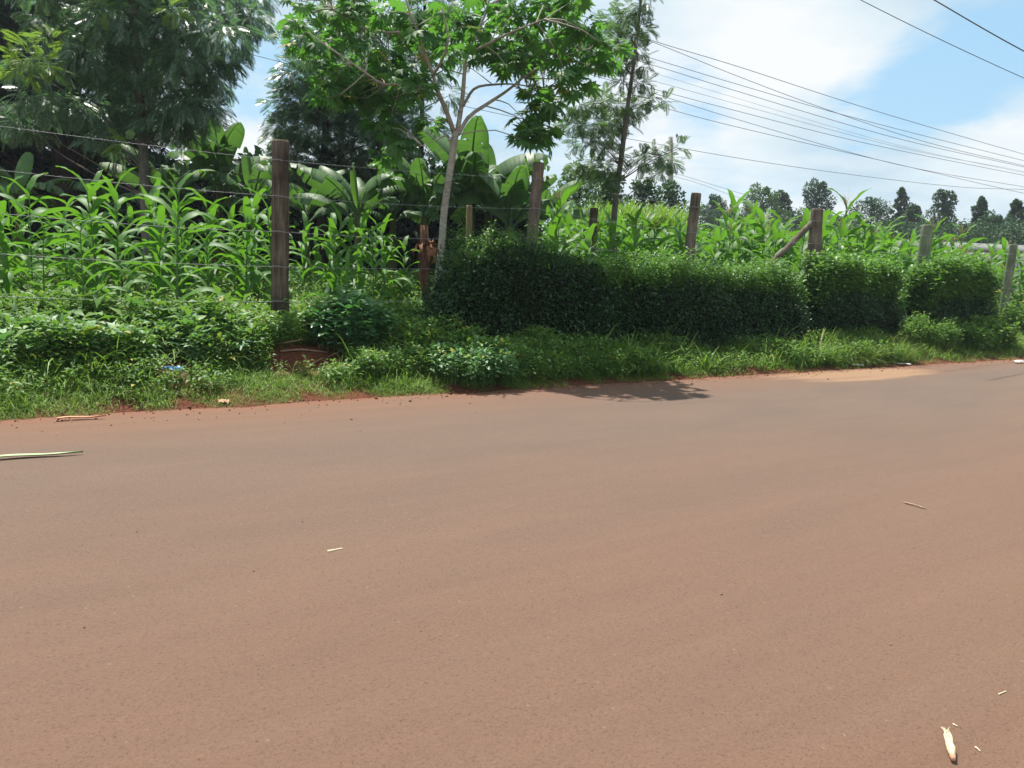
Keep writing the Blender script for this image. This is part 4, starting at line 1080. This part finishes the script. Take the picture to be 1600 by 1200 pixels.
for tp in tips:
    a = LPA[int(np.argmin(np.linalg.norm(LPA - tp, axis=1) + .35 * np.maximum(0, LPA[:, 2] - tp[2])))]
    branch(lb, a, tp, .010, .005, .08, 4, 5)
    n = int(rng.integers(8, 12))
    for i in range(n):
        az = i * 2.4 + rng.uniform(-.4, .4); el = rng.uniform(-.5, .65); pd = np.array([math.cos(az) * math.cos(el), math.sin(az) * math.cos(el), math.sin(el)]); pl = rng.uniform(.10, .24)
        e = tp + pd * pl; tube(twig, [tp, tp + pd * pl * .5 + (0, 0, .015), e], [.004, .003, .0025], 3, False)
        T.append(e); D.append(pd + np.array([0, 0, -.55]) + rng.normal(0, .3, 3))
lb.build('branches', 'bark_pale', root); twig.build('leaf_stalks', 'maize_stalk', root)
T = np.array(T); D = np.array(D); cb = MB(); w_ = rng.integers(0, 3, len(T)); sz = rng.uniform(.115, .235, len(T))
for q, (V, F) in enumerate(PAL):
    k = w_ == q; cb.inst(V, F, frames(D[k], rng.normal(0, .35, k.sum()), sz[k]), T[k])
cb.build('crown', 'castor', root)


# leafy crowns of ordinary trees and shrubs
LF = leaf_ovate(1, .62)


def leafy_tree(name, label, cat, px, ytop, Y, wpx, mat, ybot=None, trunk_r=.12, leaf=.2, n=2600, shape='round', group=None):
    base = gpt(px, Y); top = at(px, ytop, Y); H = top[2] - base[2]; R_ = wpx / FPX * Y / 2 * 1.12; zb = H * .08 if ybot is None else max(.05, at(px, ybot, Y)[2] - base[2])
    root = thing(name, label, cat, base, group)
    mb = MB(); tube(mb, [(0, 0, -.1), (.05, 0, H * .4), (0, .05, H * .8)], [trunk_r, trunk_r * .75, trunk_r * .3], 8, True, .05)
    cl = []; nc = 60
    for i in range(nc):
        u = (i + rng.uniform(0, 1)) / nc
        prof = math.sin(math.pi * (.12 + .80 * u)) ** .7 if shape == 'round' else (1 - u) ** .8 * .95 + .07 if shape == 'cone' else (.45 + .55 * math.sin(math.pi * min(1, .2 + .72 * u))) * (1 - .25 * u) if shape == 'column' else 1
        a = i * 2.4; r = R_ * prof * rng.uniform(.35, .95); c_ = np.array([r * math.cos(a), r * math.sin(a), zb + (H - zb) * (.04 + .90 * u)]); cr = R_ * rng.uniform(.20, .42) * (.6 if shape == 'cone' and u > .6 else 1) * rng.uniform(.7, 1.2) * (.30 + .70 * min(1, prof))
        cl.append((c_, cr)); tube(mb, [(0, 0, max(.1, c_[2] - r * .6 - .2)), c_], [trunk_r * .3, .01], 4, False)
    mb.build('trunk', 'bark', root); cb = MB(); T = []; D = []
    for c_, cr in cl:
        m_ = n // nc; d = rand_dirs(m_); T.append(c_ + d * (cr * (rng.uniform(.2, 1.12, m_) ** .6 + rng.exponential(.07, m_)))[:, None] * np.array([1, 1, .85])); D.append(d + rng.normal(0, .6, (m_, 3)) + np.array([0, 0, .1]))
    T = np.concatenate(T); D = np.concatenate(D); cb.inst(*LF, frames(D, rng.uniform(-1, 1, len(T)), leaf * rng.uniform(.6, 1.3, len(T))), T)
    cb.build('crown', mat, root); return root


for px, yt, Y, w_, mat, shape, lab in [
        (1183, 286, 62, 66, 'far_light', 'round', 'round pale green tree on the skyline above the maize right of the leaning post'),
        (1215, 293, 70, 34, 'far', 'round', 'small dark tree touching the round pale skyline tree'),
        (1268, 275, 64, 58, 'far', 'column', 'tall full tree on the skyline directly behind the braced post'),
        (1112, 300, 75, 40, 'far', 'round', 'dim low tree right of the third post top'),
        (1140, 308, 80, 50, 'far', 'cone', 'small pointed tree in the dip of the skyline'),
        (1355, 304, 66, 78, 'far', 'round', 'wide rounded tree behind the tallest tasselled maize'),
        (1398, 284, 70, 54, 'far', 'cone', 'dark narrow pointed tree beside the wide rounded one'),
        (1418, 314, 66, 44, 'far', 'round', 'shorter dark tree under the narrow pointed one'),
        (1466, 289, 64, 48, 'far', 'column', 'upright dark tree over the mossy post'),
        (1523, 300, 66, 66, 'far', 'cone', 'spiky conical tree right of the upright dark one, above the wall'),
        (1578, 304, 62, 76, 'far', 'cone', 'loose dark conical tree near the right frame edge'),
        (1612, 298, 66, 46, 'far', 'column', 'tree cut off by the right frame edge on the skyline'),
        (1545, 330, 60, 60, 'far', 'round', 'low spreading tree just over the stone wall')]:
    leafy_tree('skyline_tree', lab, 'tree', px, yt, Y, w_, mat, trunk_r=.16, leaf=.155, n=9500, shape=shape, group='trees on the far skyline')
for px, yt, Y, w_, lab in [
        (1090, 318, 72, 80, 'dark bush filling the skyline left of the leaning post top'), (1165, 335, 60, 80, 'bush under the pale round skyline tree'), (1235, 328, 64, 80, 'bush between the pale tree and braced post'),
        (1310, 338, 60, 100, 'bush behind the tallest tasselled maize'), (1390, 345, 56, 100, 'bush below the narrow pointed tree'), (1440, 348, 58, 90, 'bush left of the mossy post top'), (1497, 346, 56, 100, 'bush between upright and spiky trees'), (1590, 346, 54, 120, 'bush above the right end of the wall')]:
    leafy_tree('skyline_bush', lab, 'bush', px, yt, Y, w_, 'far', trunk_r=.1, leaf=.16, n=8000, shape='round', group='bushes on the far skyline')
for px, yt, Y, w_, mat, lab in [
        (900, 250, 29, 90, 'grev_light', 'pale feathery bush low behind the slender tree'), (1000, 272, 33, 62, 'far', 'dark tree right of the slender trunk base'), (1040, 278, 35, 56, 'far', 'dark tree beside the pale utility pole'), (945, 262, 31, 60, 'far', 'dark bush directly behind the slender trunk')]:
    leafy_tree('field_tree', lab, 'tree', px, yt, Y, w_, mat, trunk_r=.1, leaf=.16, n=2800, shape='round')
for px, yt, Y, w_, lab in [
        (-30, 215, 23, 220, 'dark shrub in deep shade at the far left behind the maize'), (170, 240, 24, 180, 'dark shrub behind the thick black trunk'), (290, 262, 23, 170, 'dark shrub behind the bananas left of the tall post'),
        (430, 265, 23, 170, 'dark shrub in shade behind the tall post'), (560, 270, 22, 170, 'dark shrub behind the wide banana plant'), (670, 262, 22.5, 150, 'dark shrub behind the white trunk'), (770, 285, 22, 120, 'dark shrub behind the bananas right of the white trunk')]:
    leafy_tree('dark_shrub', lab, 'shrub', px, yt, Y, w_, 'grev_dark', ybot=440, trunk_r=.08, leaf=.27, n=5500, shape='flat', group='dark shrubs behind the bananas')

# ------------------------------------------------------------------ stone wall, pole and cables
x0 = at(1405, 400, 30)[0]; x1 = at(1760, 400, 30)[0]; zt = at(1500, 392, 30)[2]
root = thing('stone_wall', 'grey stone block wall with pale coping beyond the maize at right', 'wall', ((x0 + x1) / 2, 30, .55))


def box(mb, a, b_):
    x, y, z = a; X, Y_, Z = b_
    mb.add([(x, y, z), (X, y, z), (X, Y_, z), (x, Y_, z), (x, y, Z), (X, y, Z), (X, Y_, Z), (x, Y_, Z)], [(0, 1, 5, 4), (1, 2, 6, 5), (2, 3, 7, 6), (3, 0, 4, 7), (4, 5, 6, 7), (3, 2, 1, 0)])


hw = (x1 - x0) / 2; mb = MB(); box(mb, (-hw, 0, -.3), (hw, .22, zt - .55)); mb.build('blocks', 'wall', root, smooth=False)
mb = MB()
V = [(-hw - .05, -.12, zt - .55), (hw + .05, -.12, zt - .55), (hw + .05, .34, zt - .55), (-hw - .05, .34, zt - .55), (-hw - .05, -.12, zt - .47), (hw + .05, -.12, zt - .47), (hw + .05, .34, zt - .47), (-hw - .05, .34, zt - .47), (-hw - .05, .30, zt - .22), (hw + .05, .30, zt - .22)]
mb.add(V, [(0, 1, 5, 4), (4, 5, 9, 8), (1, 2, 6, 5), (2, 3, 7, 6), (3, 0, 4, 7), (8, 9, 6, 7), (5, 6, 9), (4, 8, 7), (3, 2, 1, 0)]); mb.build('coping', 'coping', root, smooth=False)

b_ = gpt(1044, 38); tp = at(1048, 214, 38)
root = thing('utility_pole', 'pale utility pole half hidden by the slender tree', 'pole', b_)
mb = MB(); tube(mb, [(0, 0, -.3), (0, 0, 3), tp - b_], [.15, .14, .11], 10, True); mb.build('pole', 'pole', root)
mb = MB(); h = (tp - b_)[2]
tube(mb, [(0, 0, h - .02), (0, 0, h + .10), (0, 0, h + .16)], [.03, .06, .02], 8, True); mb.build('insulator', 'coping', root)

CAB = [([(880, 14), (1015, 62), (1150, 103), (1354, 169), (1600, 241), (1760, 283)], 26, 62, 'topmost cable of the long row crossing the sky'),
       ([(830, -5), (1018, 65), (1150, 118), (1286, 169), (1440, 220), (1600, 259), (1760, 296)], 27, 62, 'cable that slants down across the second one of the row'),
       ([(760, 15), (1011, 89), (1150, 131), (1331, 183), (1600, 251), (1760, 288)], 28, 63, 'cable just below the topmost one at the right frame edge'),
       ([(760, 26), (1011, 99), (1150, 142), (1390, 213), (1600, 261), (1760, 298)], 28, 63, 'thick dark cable close under the slanting pair'),
       ([(760, 40), (1007, 110), (1150, 153), (1400, 226), (1600, 270), (1760, 303)], 29, 64, 'faint thin cable in the middle of the row'),
       ([(760, 60), (1004, 122), (1150, 162), (1400, 229), (1600, 268), (1760, 301)], 29, 64, 'thin cable directly below the faint middle one'),
       ([(760, 72), (994, 132), (1150, 173), (1354, 224), (1600, 274), (1760, 305)], 30, 65, 'third cable from the bottom of the upper row'),
       ([(760, 76), (956, 126), (1150, 186), (1394, 255), (1600, 292), (1760, 318)], 31, 66, 'cable crossing the lowest row cable near the right'),
       ([(760, 91), (922, 136), (1043, 170), (1150, 198), (1391, 254), (1600, 302), (1760, 334)], 31, 66, 'lowest cable of the row, meeting another above the mossy post'),
       ([(-60, -38), (70, 0), (380, 82), (735, 168), (983, 217), (1230, 259), (1476, 290), (1600, 296), (1760, 300)], 26, 66, 'long single low cable running behind the trees across the whole sky'),
       ([(1000, 255), (1063, 273), (1157, 302), (1260, 330)], 38, 70, 'short faint cable dropping right from the utility pole'),
       ([(1000, 262), (1080, 283), (1143, 305), (1260, 345)], 38, 70, 'lower short faint cable dropping from the utility pole'),
       ([(1240, -55), (1345, 0), (1470, 62), (1600, 122), (1760, 192)], 15, 30, 'single near cable cutting the upper right corner, the lower of two'),
       ([(1340, -70), (1460, 0), (1530, 41), (1600, 80), (1760, 165)], 15, 30, 'thickest near cable at the very top right corner')]
for i, (pts, ya, yb, lab) in enumerate(CAB):
    pts = np.array(pts, float); q = smooth_path(np.c_[pts, np.zeros(len(pts))], 60)[:, :2]; u = (q[:, 0] - q[0, 0]) / (q[-1, 0] - q[0, 0])
    Yc = 1 / ((1 - u) / ya + u / yb); W = np.array([at(a, b2, c_) for (a, b2), c_ in zip(q, Yc)])
    r = {4: .007, 5: .009, 10: .012, 11: .012, 12: .010, 13: .017}.get(i, .014) * .68; c0 = W[0]
    mb = MB(); tube(mb, W - c0, r * np.interp(np.linspace(0, 1, 60), [0, 1], [1, 1.5]), 5, True); o = mb.build('power_cable', 'cable', None, loc=tuple(c0)); tag(o, lab, 'cable', 'power cables across the sky')

# ------------------------------------------------------------------ litter and twigs


def flat_leaf(name, label, cat, px0, py0, px1, py1, W, mat, curl=.006):
    a = ground(px0, py0, .012); b2 = ground(px1, py1, .012); L = np.linalg.norm(b2 - a); d = (b2 - a) / L; n_ = np.array([-d[1], d[0], 0]); mb = MB(); V = []; n = 14
    for i in range(n + 1):
        u = i / n; w_ = W / 2 * max(.05, math.sin(math.pi * (.08 + .9 * u)) ** .6) * (1 - .5 * u); z = curl * (1 + math.sin(u * 8)) * .5
        c_ = d * u * L + n_ * .02 * math.sin(u * 5)
        V += [c_ - n_ * w_ + (0, 0, z + .012), c_ + (0, 0, z), c_ + n_ * w_ + (0, 0, z + .01)]
    F = [f for i in range(n) for f in ((i * 3, i * 3 + 3, i * 3 + 4, i * 3 + 1), (i * 3 + 1, i * 3 + 4, i * 3 + 5, i * 3 + 2))]
    mb.add(V, F); return tag(mb.build(name, mat, None, loc=tuple(a)), label, cat)


flat_leaf('fallen_leaf', 'long pale green maize leaf lying on the road at the left edge', 'leaf', -30, 719, 130, 707, .07, 'fallen')
flat_leaf('dry_husk_strip', 'dry pinkish brown husk strip at the grass edge on the left', 'husk', 88, 656, 165, 651, .07, 'husk_pink', .008)
flat_leaf('dry_stalk', 'dry straw coloured leaf in the grass above the pink husk', 'leaf', 75, 642, 128, 637, .05, 'husk', .02)


def crumple(name, label, cat, p, sx, sy, sz, mat, seed):
    r = np.random.default_rng(seed); mb = MB(); n = 9; V = []
    for i in range(n):
        for j in range(n):
            x = (i / (n - 1) - .5) * 2; y = (j / (n - 1) - .5) * 2; k = 1 - .25 * (abs(x * y))
            V.append((x * sx * k + r.normal(0, sx * .08), y * sy * k + r.normal(0, sy * .08), sz * (1 - .6 * (x * x + y * y) / 2) * r.uniform(.25, 1.0)))
    F = [(i * n + j, (i + 1) * n + j, (i + 1) * n + j + 1, i * n + j + 1) for i in range(n - 1) for j in range(n - 1)]
    V2 = V + [(a, b2, c_ - .006) for a, b2, c_ in V]; k = n * n
    mb.add(V2, F + [tuple(q + k for q in f[::-1]) for f in F]); return tag(mb.build(name, mat, None, smooth=False, loc=tuple(p)), label, cat)


p, t, s = on(272, 590, .1); crumple('plastic_scrap', 'crumpled bright blue plastic scrap in the grass left of the tall post', 'litter', p + (0, 0, .07), .10, .06, .06, 'blue', 3)
p, t, s = on(238, 585, .1); crumple('plastic_scrap', 'small clear grey plastic scrap beside the blue one', 'litter', p + (0, 0, .05), .03, .03, .05, 'white', 4)
p, t, s = on(350, 632, .02); crumple('paper_scrap', 'crumpled tan paper scrap at the grass edge below the tall post', 'litter', p + (0, 0, .01), .06, .045, .05, 'paper', 5)
p, t, s = on(1339, 573, .02); crumple('plastic_scrap', 'flat white plastic scrap at the road edge left of the sandy patch middle', 'litter', p + (0, 0, .02), 0.11,0.07,0.04, 'white', 6)
p, t, s = on(1412, 571, .02); crumple('plastic_scrap', 'dusty white plastic scrap between the pale grass tuft and the sand', 'litter', p + (0, 0, .02), 0.13,0.07,0.03, 'white', 7)
p = ground(1592, 567, .01); crumple('plastic_scrap', 'crumpled white plastic scrap on the road at the right frame edge', 'litter', p, 0.11,0.08,0.07, 'white', 8)


def stick(name, label, pts, r0_, r1_, mat='twig'):
    pts = np.array(pts); c0 = pts[0].copy(); mb = MB(); q = smooth_path(pts - c0, 12); tube(mb, q, np.linspace(r0_, r1_, 12), 6, True, .12); return tag(mb.build(name, mat, None, loc=tuple(c0)), label, 'twig')


def op(px, py, dz=.03):
    p, t, s = on(px, py, .35); return p + np.array([0, 0, dz])


stick('fallen_branch', 'straight pale stick lying across the red earth under the post', [op(438, 553), op(470, 553, .05), op(510, 554)], .013, .009)
stick('fallen_branch', 'curved pale stick arching over the red earth mound', [op(432, 541), op(465, 540, .06), op(490, 536, .09), op(500, 549, .04)], .012, .007)
stick('fallen_branch', 'thin stick along the top of the red earth bank', [op(425, 537), op(460, 535, .08), op(515, 530, .06)], .010, .006)
stick('fallen_branch', 'short forked twig right of the red earth mound', [op(512, 562), op(530, 556, .05), op(556, 548, .08)], .008, .004)
stick('fallen_branch', 'slanting twig at the lower right of the red earth', [op(478, 579), op(492, 571, .04), op(505, 567, .06)], .008, .005)
stick('twig', 'thin brown twig lying alone on the right side of the road', [ground(1412, 785, .008), ground(1430, 789, .014), ground(1447, 795, .008)], .006, .004)
stick('straw', 'short pale straw on the road right of the maize husk', [ground(1524, 1167, .006), ground(1532, 1174, .006)], .003, .002, 'husk')
stick('straw', 'tiny pale straw on the road above the maize husk', [ground(1489, 1131, .006), ground(1496, 1135, .006)], .003, .002, 'husk')
stick('straw', 'pale straw on the road high at the lower right edge', [ground(1560, 1085, .006), ground(1572, 1080, .006)], .003, .002, 'husk')
stick('straw', 'short pale straw near the middle of the road', [ground(512, 862, .006), ground(535, 857, .006)], .008, .004, 'husk')

# maize husk at the lower right
a = ground(1489, 1183, .018); d = ground(1478, 1140, .018) - a; L = np.linalg.norm(d); d /= L; n_ = np.array([-d[1], d[0], 0])
root = thing('maize_husk', 'dried pale maize husk lying on the road at the lower right', 'husk', a)
mb = MB(); tube(mb, [(0, 0, 0), d * .3 * L + (0, 0, .002), d * .55 * L, d * .7 * L], [.008, .0125, .0115, .006], 10, True, .08); mb.build('cob_sheath', 'husk', root)
mb = MB()
for k in range(11):
    o_ = n_ * rng.uniform(-.010, .010); e = d * L * rng.uniform(.88, 1.08) + n_ * rng.uniform(-.016, .016) + (0, 0, rng.uniform(-.006, .012))
    tube(mb, [d * .5 * L + o_, d * .75 * L + o_ * 1.2 + (0, 0, .004), e], [.0026, .002, .001], 4, True)
mb.build('fibres', 'husk', root)
mb = MB(); tube(mb, [d * -.06 * L + (0, 0, -.004), d * .0 * L, d * .06 * L], [.006, .0085, .009], 9, True, .05); mb.build('stub', 'husk_pink', root)

# grit, clods and leaf scraps gathered along the broken road edge
cv, cf = [], []
for i in range(4):
    for j in range(5):
        th = math.pi * i / 3; cv.append((math.sin(th) * math.cos(j * 1.257) * (1 + .3 * math.sin(j * 2)), math.sin(th) * math.sin(j * 1.257) * .8, math.cos(th) * .6))
for i in range(3):
    for j in range(5): cf.append((i * 5 + j, (i + 1) * 5 + j, (i + 1) * 5 + (j + 1) % 5, i * 5 + (j + 1) % 5))
mb = MB(); n = 2600; t = rng.uniform(-4, 27, n); s_ = -rng.exponential(.16, n) + .14; sz = rng.uniform(.003, .011, n) * (1 + (rng.uniform(0, 1, n) < .06) * 1.4); p = pos(t, s_); p[:, 2] = np.maximum(p[:, 2], .002)
mb.inst(np.array(cv), cf, rz_mats(rng.uniform(0, 6.28, n), sz), p); tag(mb.build('soil_clods', 'soil', None, smooth=False), 'loose red soil clods along the crumbling road edge', 'soil', kind='stuff')
mb = MB(); n = 380; t = rng.uniform(-4, 24, n); s_ = np.where(rng.uniform(0, 1, n) < .94, -rng.exponential(.25, n) + .12, rng.uniform(-6.5, 0, n)); p = pos(t, s_); p[:, 2] = np.maximum(p[:, 2], .004) + .004
d_ = rand_dirs(n, -.1, .1); V_, F_ = leaf_simple(1, .3, .1, .05); mb.inst(V_, F_, frames(d_, rng.normal(0, .3, n), rng.uniform(.012, .06, n) * np.where(s_ < -.8, .45, 1)), p)
tag(mb.build('leaf_scraps', 'dead_leaf', None), 'scattered dry leaf and straw scraps along the road edge', 'leaf litter', kind='stuff')

# loose pebbles on the road
mb_v, mb_f = leaf_ovate(1, .6)
pb = bpy.data.meshes.new('pebble'); v = []; f = []
for i in range(5):
    for j in range(6):
        th = math.pi * i / 4; v.append((math.sin(th) * math.cos(j * 1.047) * .011, math.sin(th) * math.sin(j * 1.047) * .008, math.cos(th) * .006))
for i in range(4):
    for j in range(6): f.append((i * 6 + j, (i + 1) * 6 + j, (i + 1) * 6 + (j + 1) % 6, i * 6 + (j + 1) % 6))
pb.from_pydata(v, [], f); pb.materials.append(M['stone'])
for k in range(18):
    px, py = rng.uniform(30, 1590), rng.uniform(650, 1150); o = bpy.data.objects.new('pebble', pb); COL.objects.link(o); o.location = tuple(ground(px, py, .008)); o.rotation_euler = (0, 0, rng.uniform(0, 6)); o.scale = (rng.uniform(.25, .6),) * 3
    tag(o, 'tiny pale pebble lying loose on the dusty road', 'pebble', 'pebbles on the road')

# ------------------------------------------------------------------ air
m = bpy.data.materials.new('hazy_air'); m.use_nodes = True; nt = m.node_tree; nt.nodes.clear()
pv = N(nt, 'ShaderNodeVolumePrincipled'); pv.inputs['Color'].default_value = (0.80, 0.90, 1.0, 1); pv.inputs['Density'].default_value = 0.0006; pv.inputs['Anisotropy'].default_value = 0.2
ov_ = N(nt, 'ShaderNodeOutputMaterial'); nt.links.new(pv.outputs[0], ov_.inputs['Volume']); M['air'] = m
mb = MB(); box(mb, (-450, -450, -2), (450, 900, 24)); tag(mb.build('haze', 'air', None, smooth=False), 'thin pale haze in the air over the field and skyline', 'haze', kind='stuff')
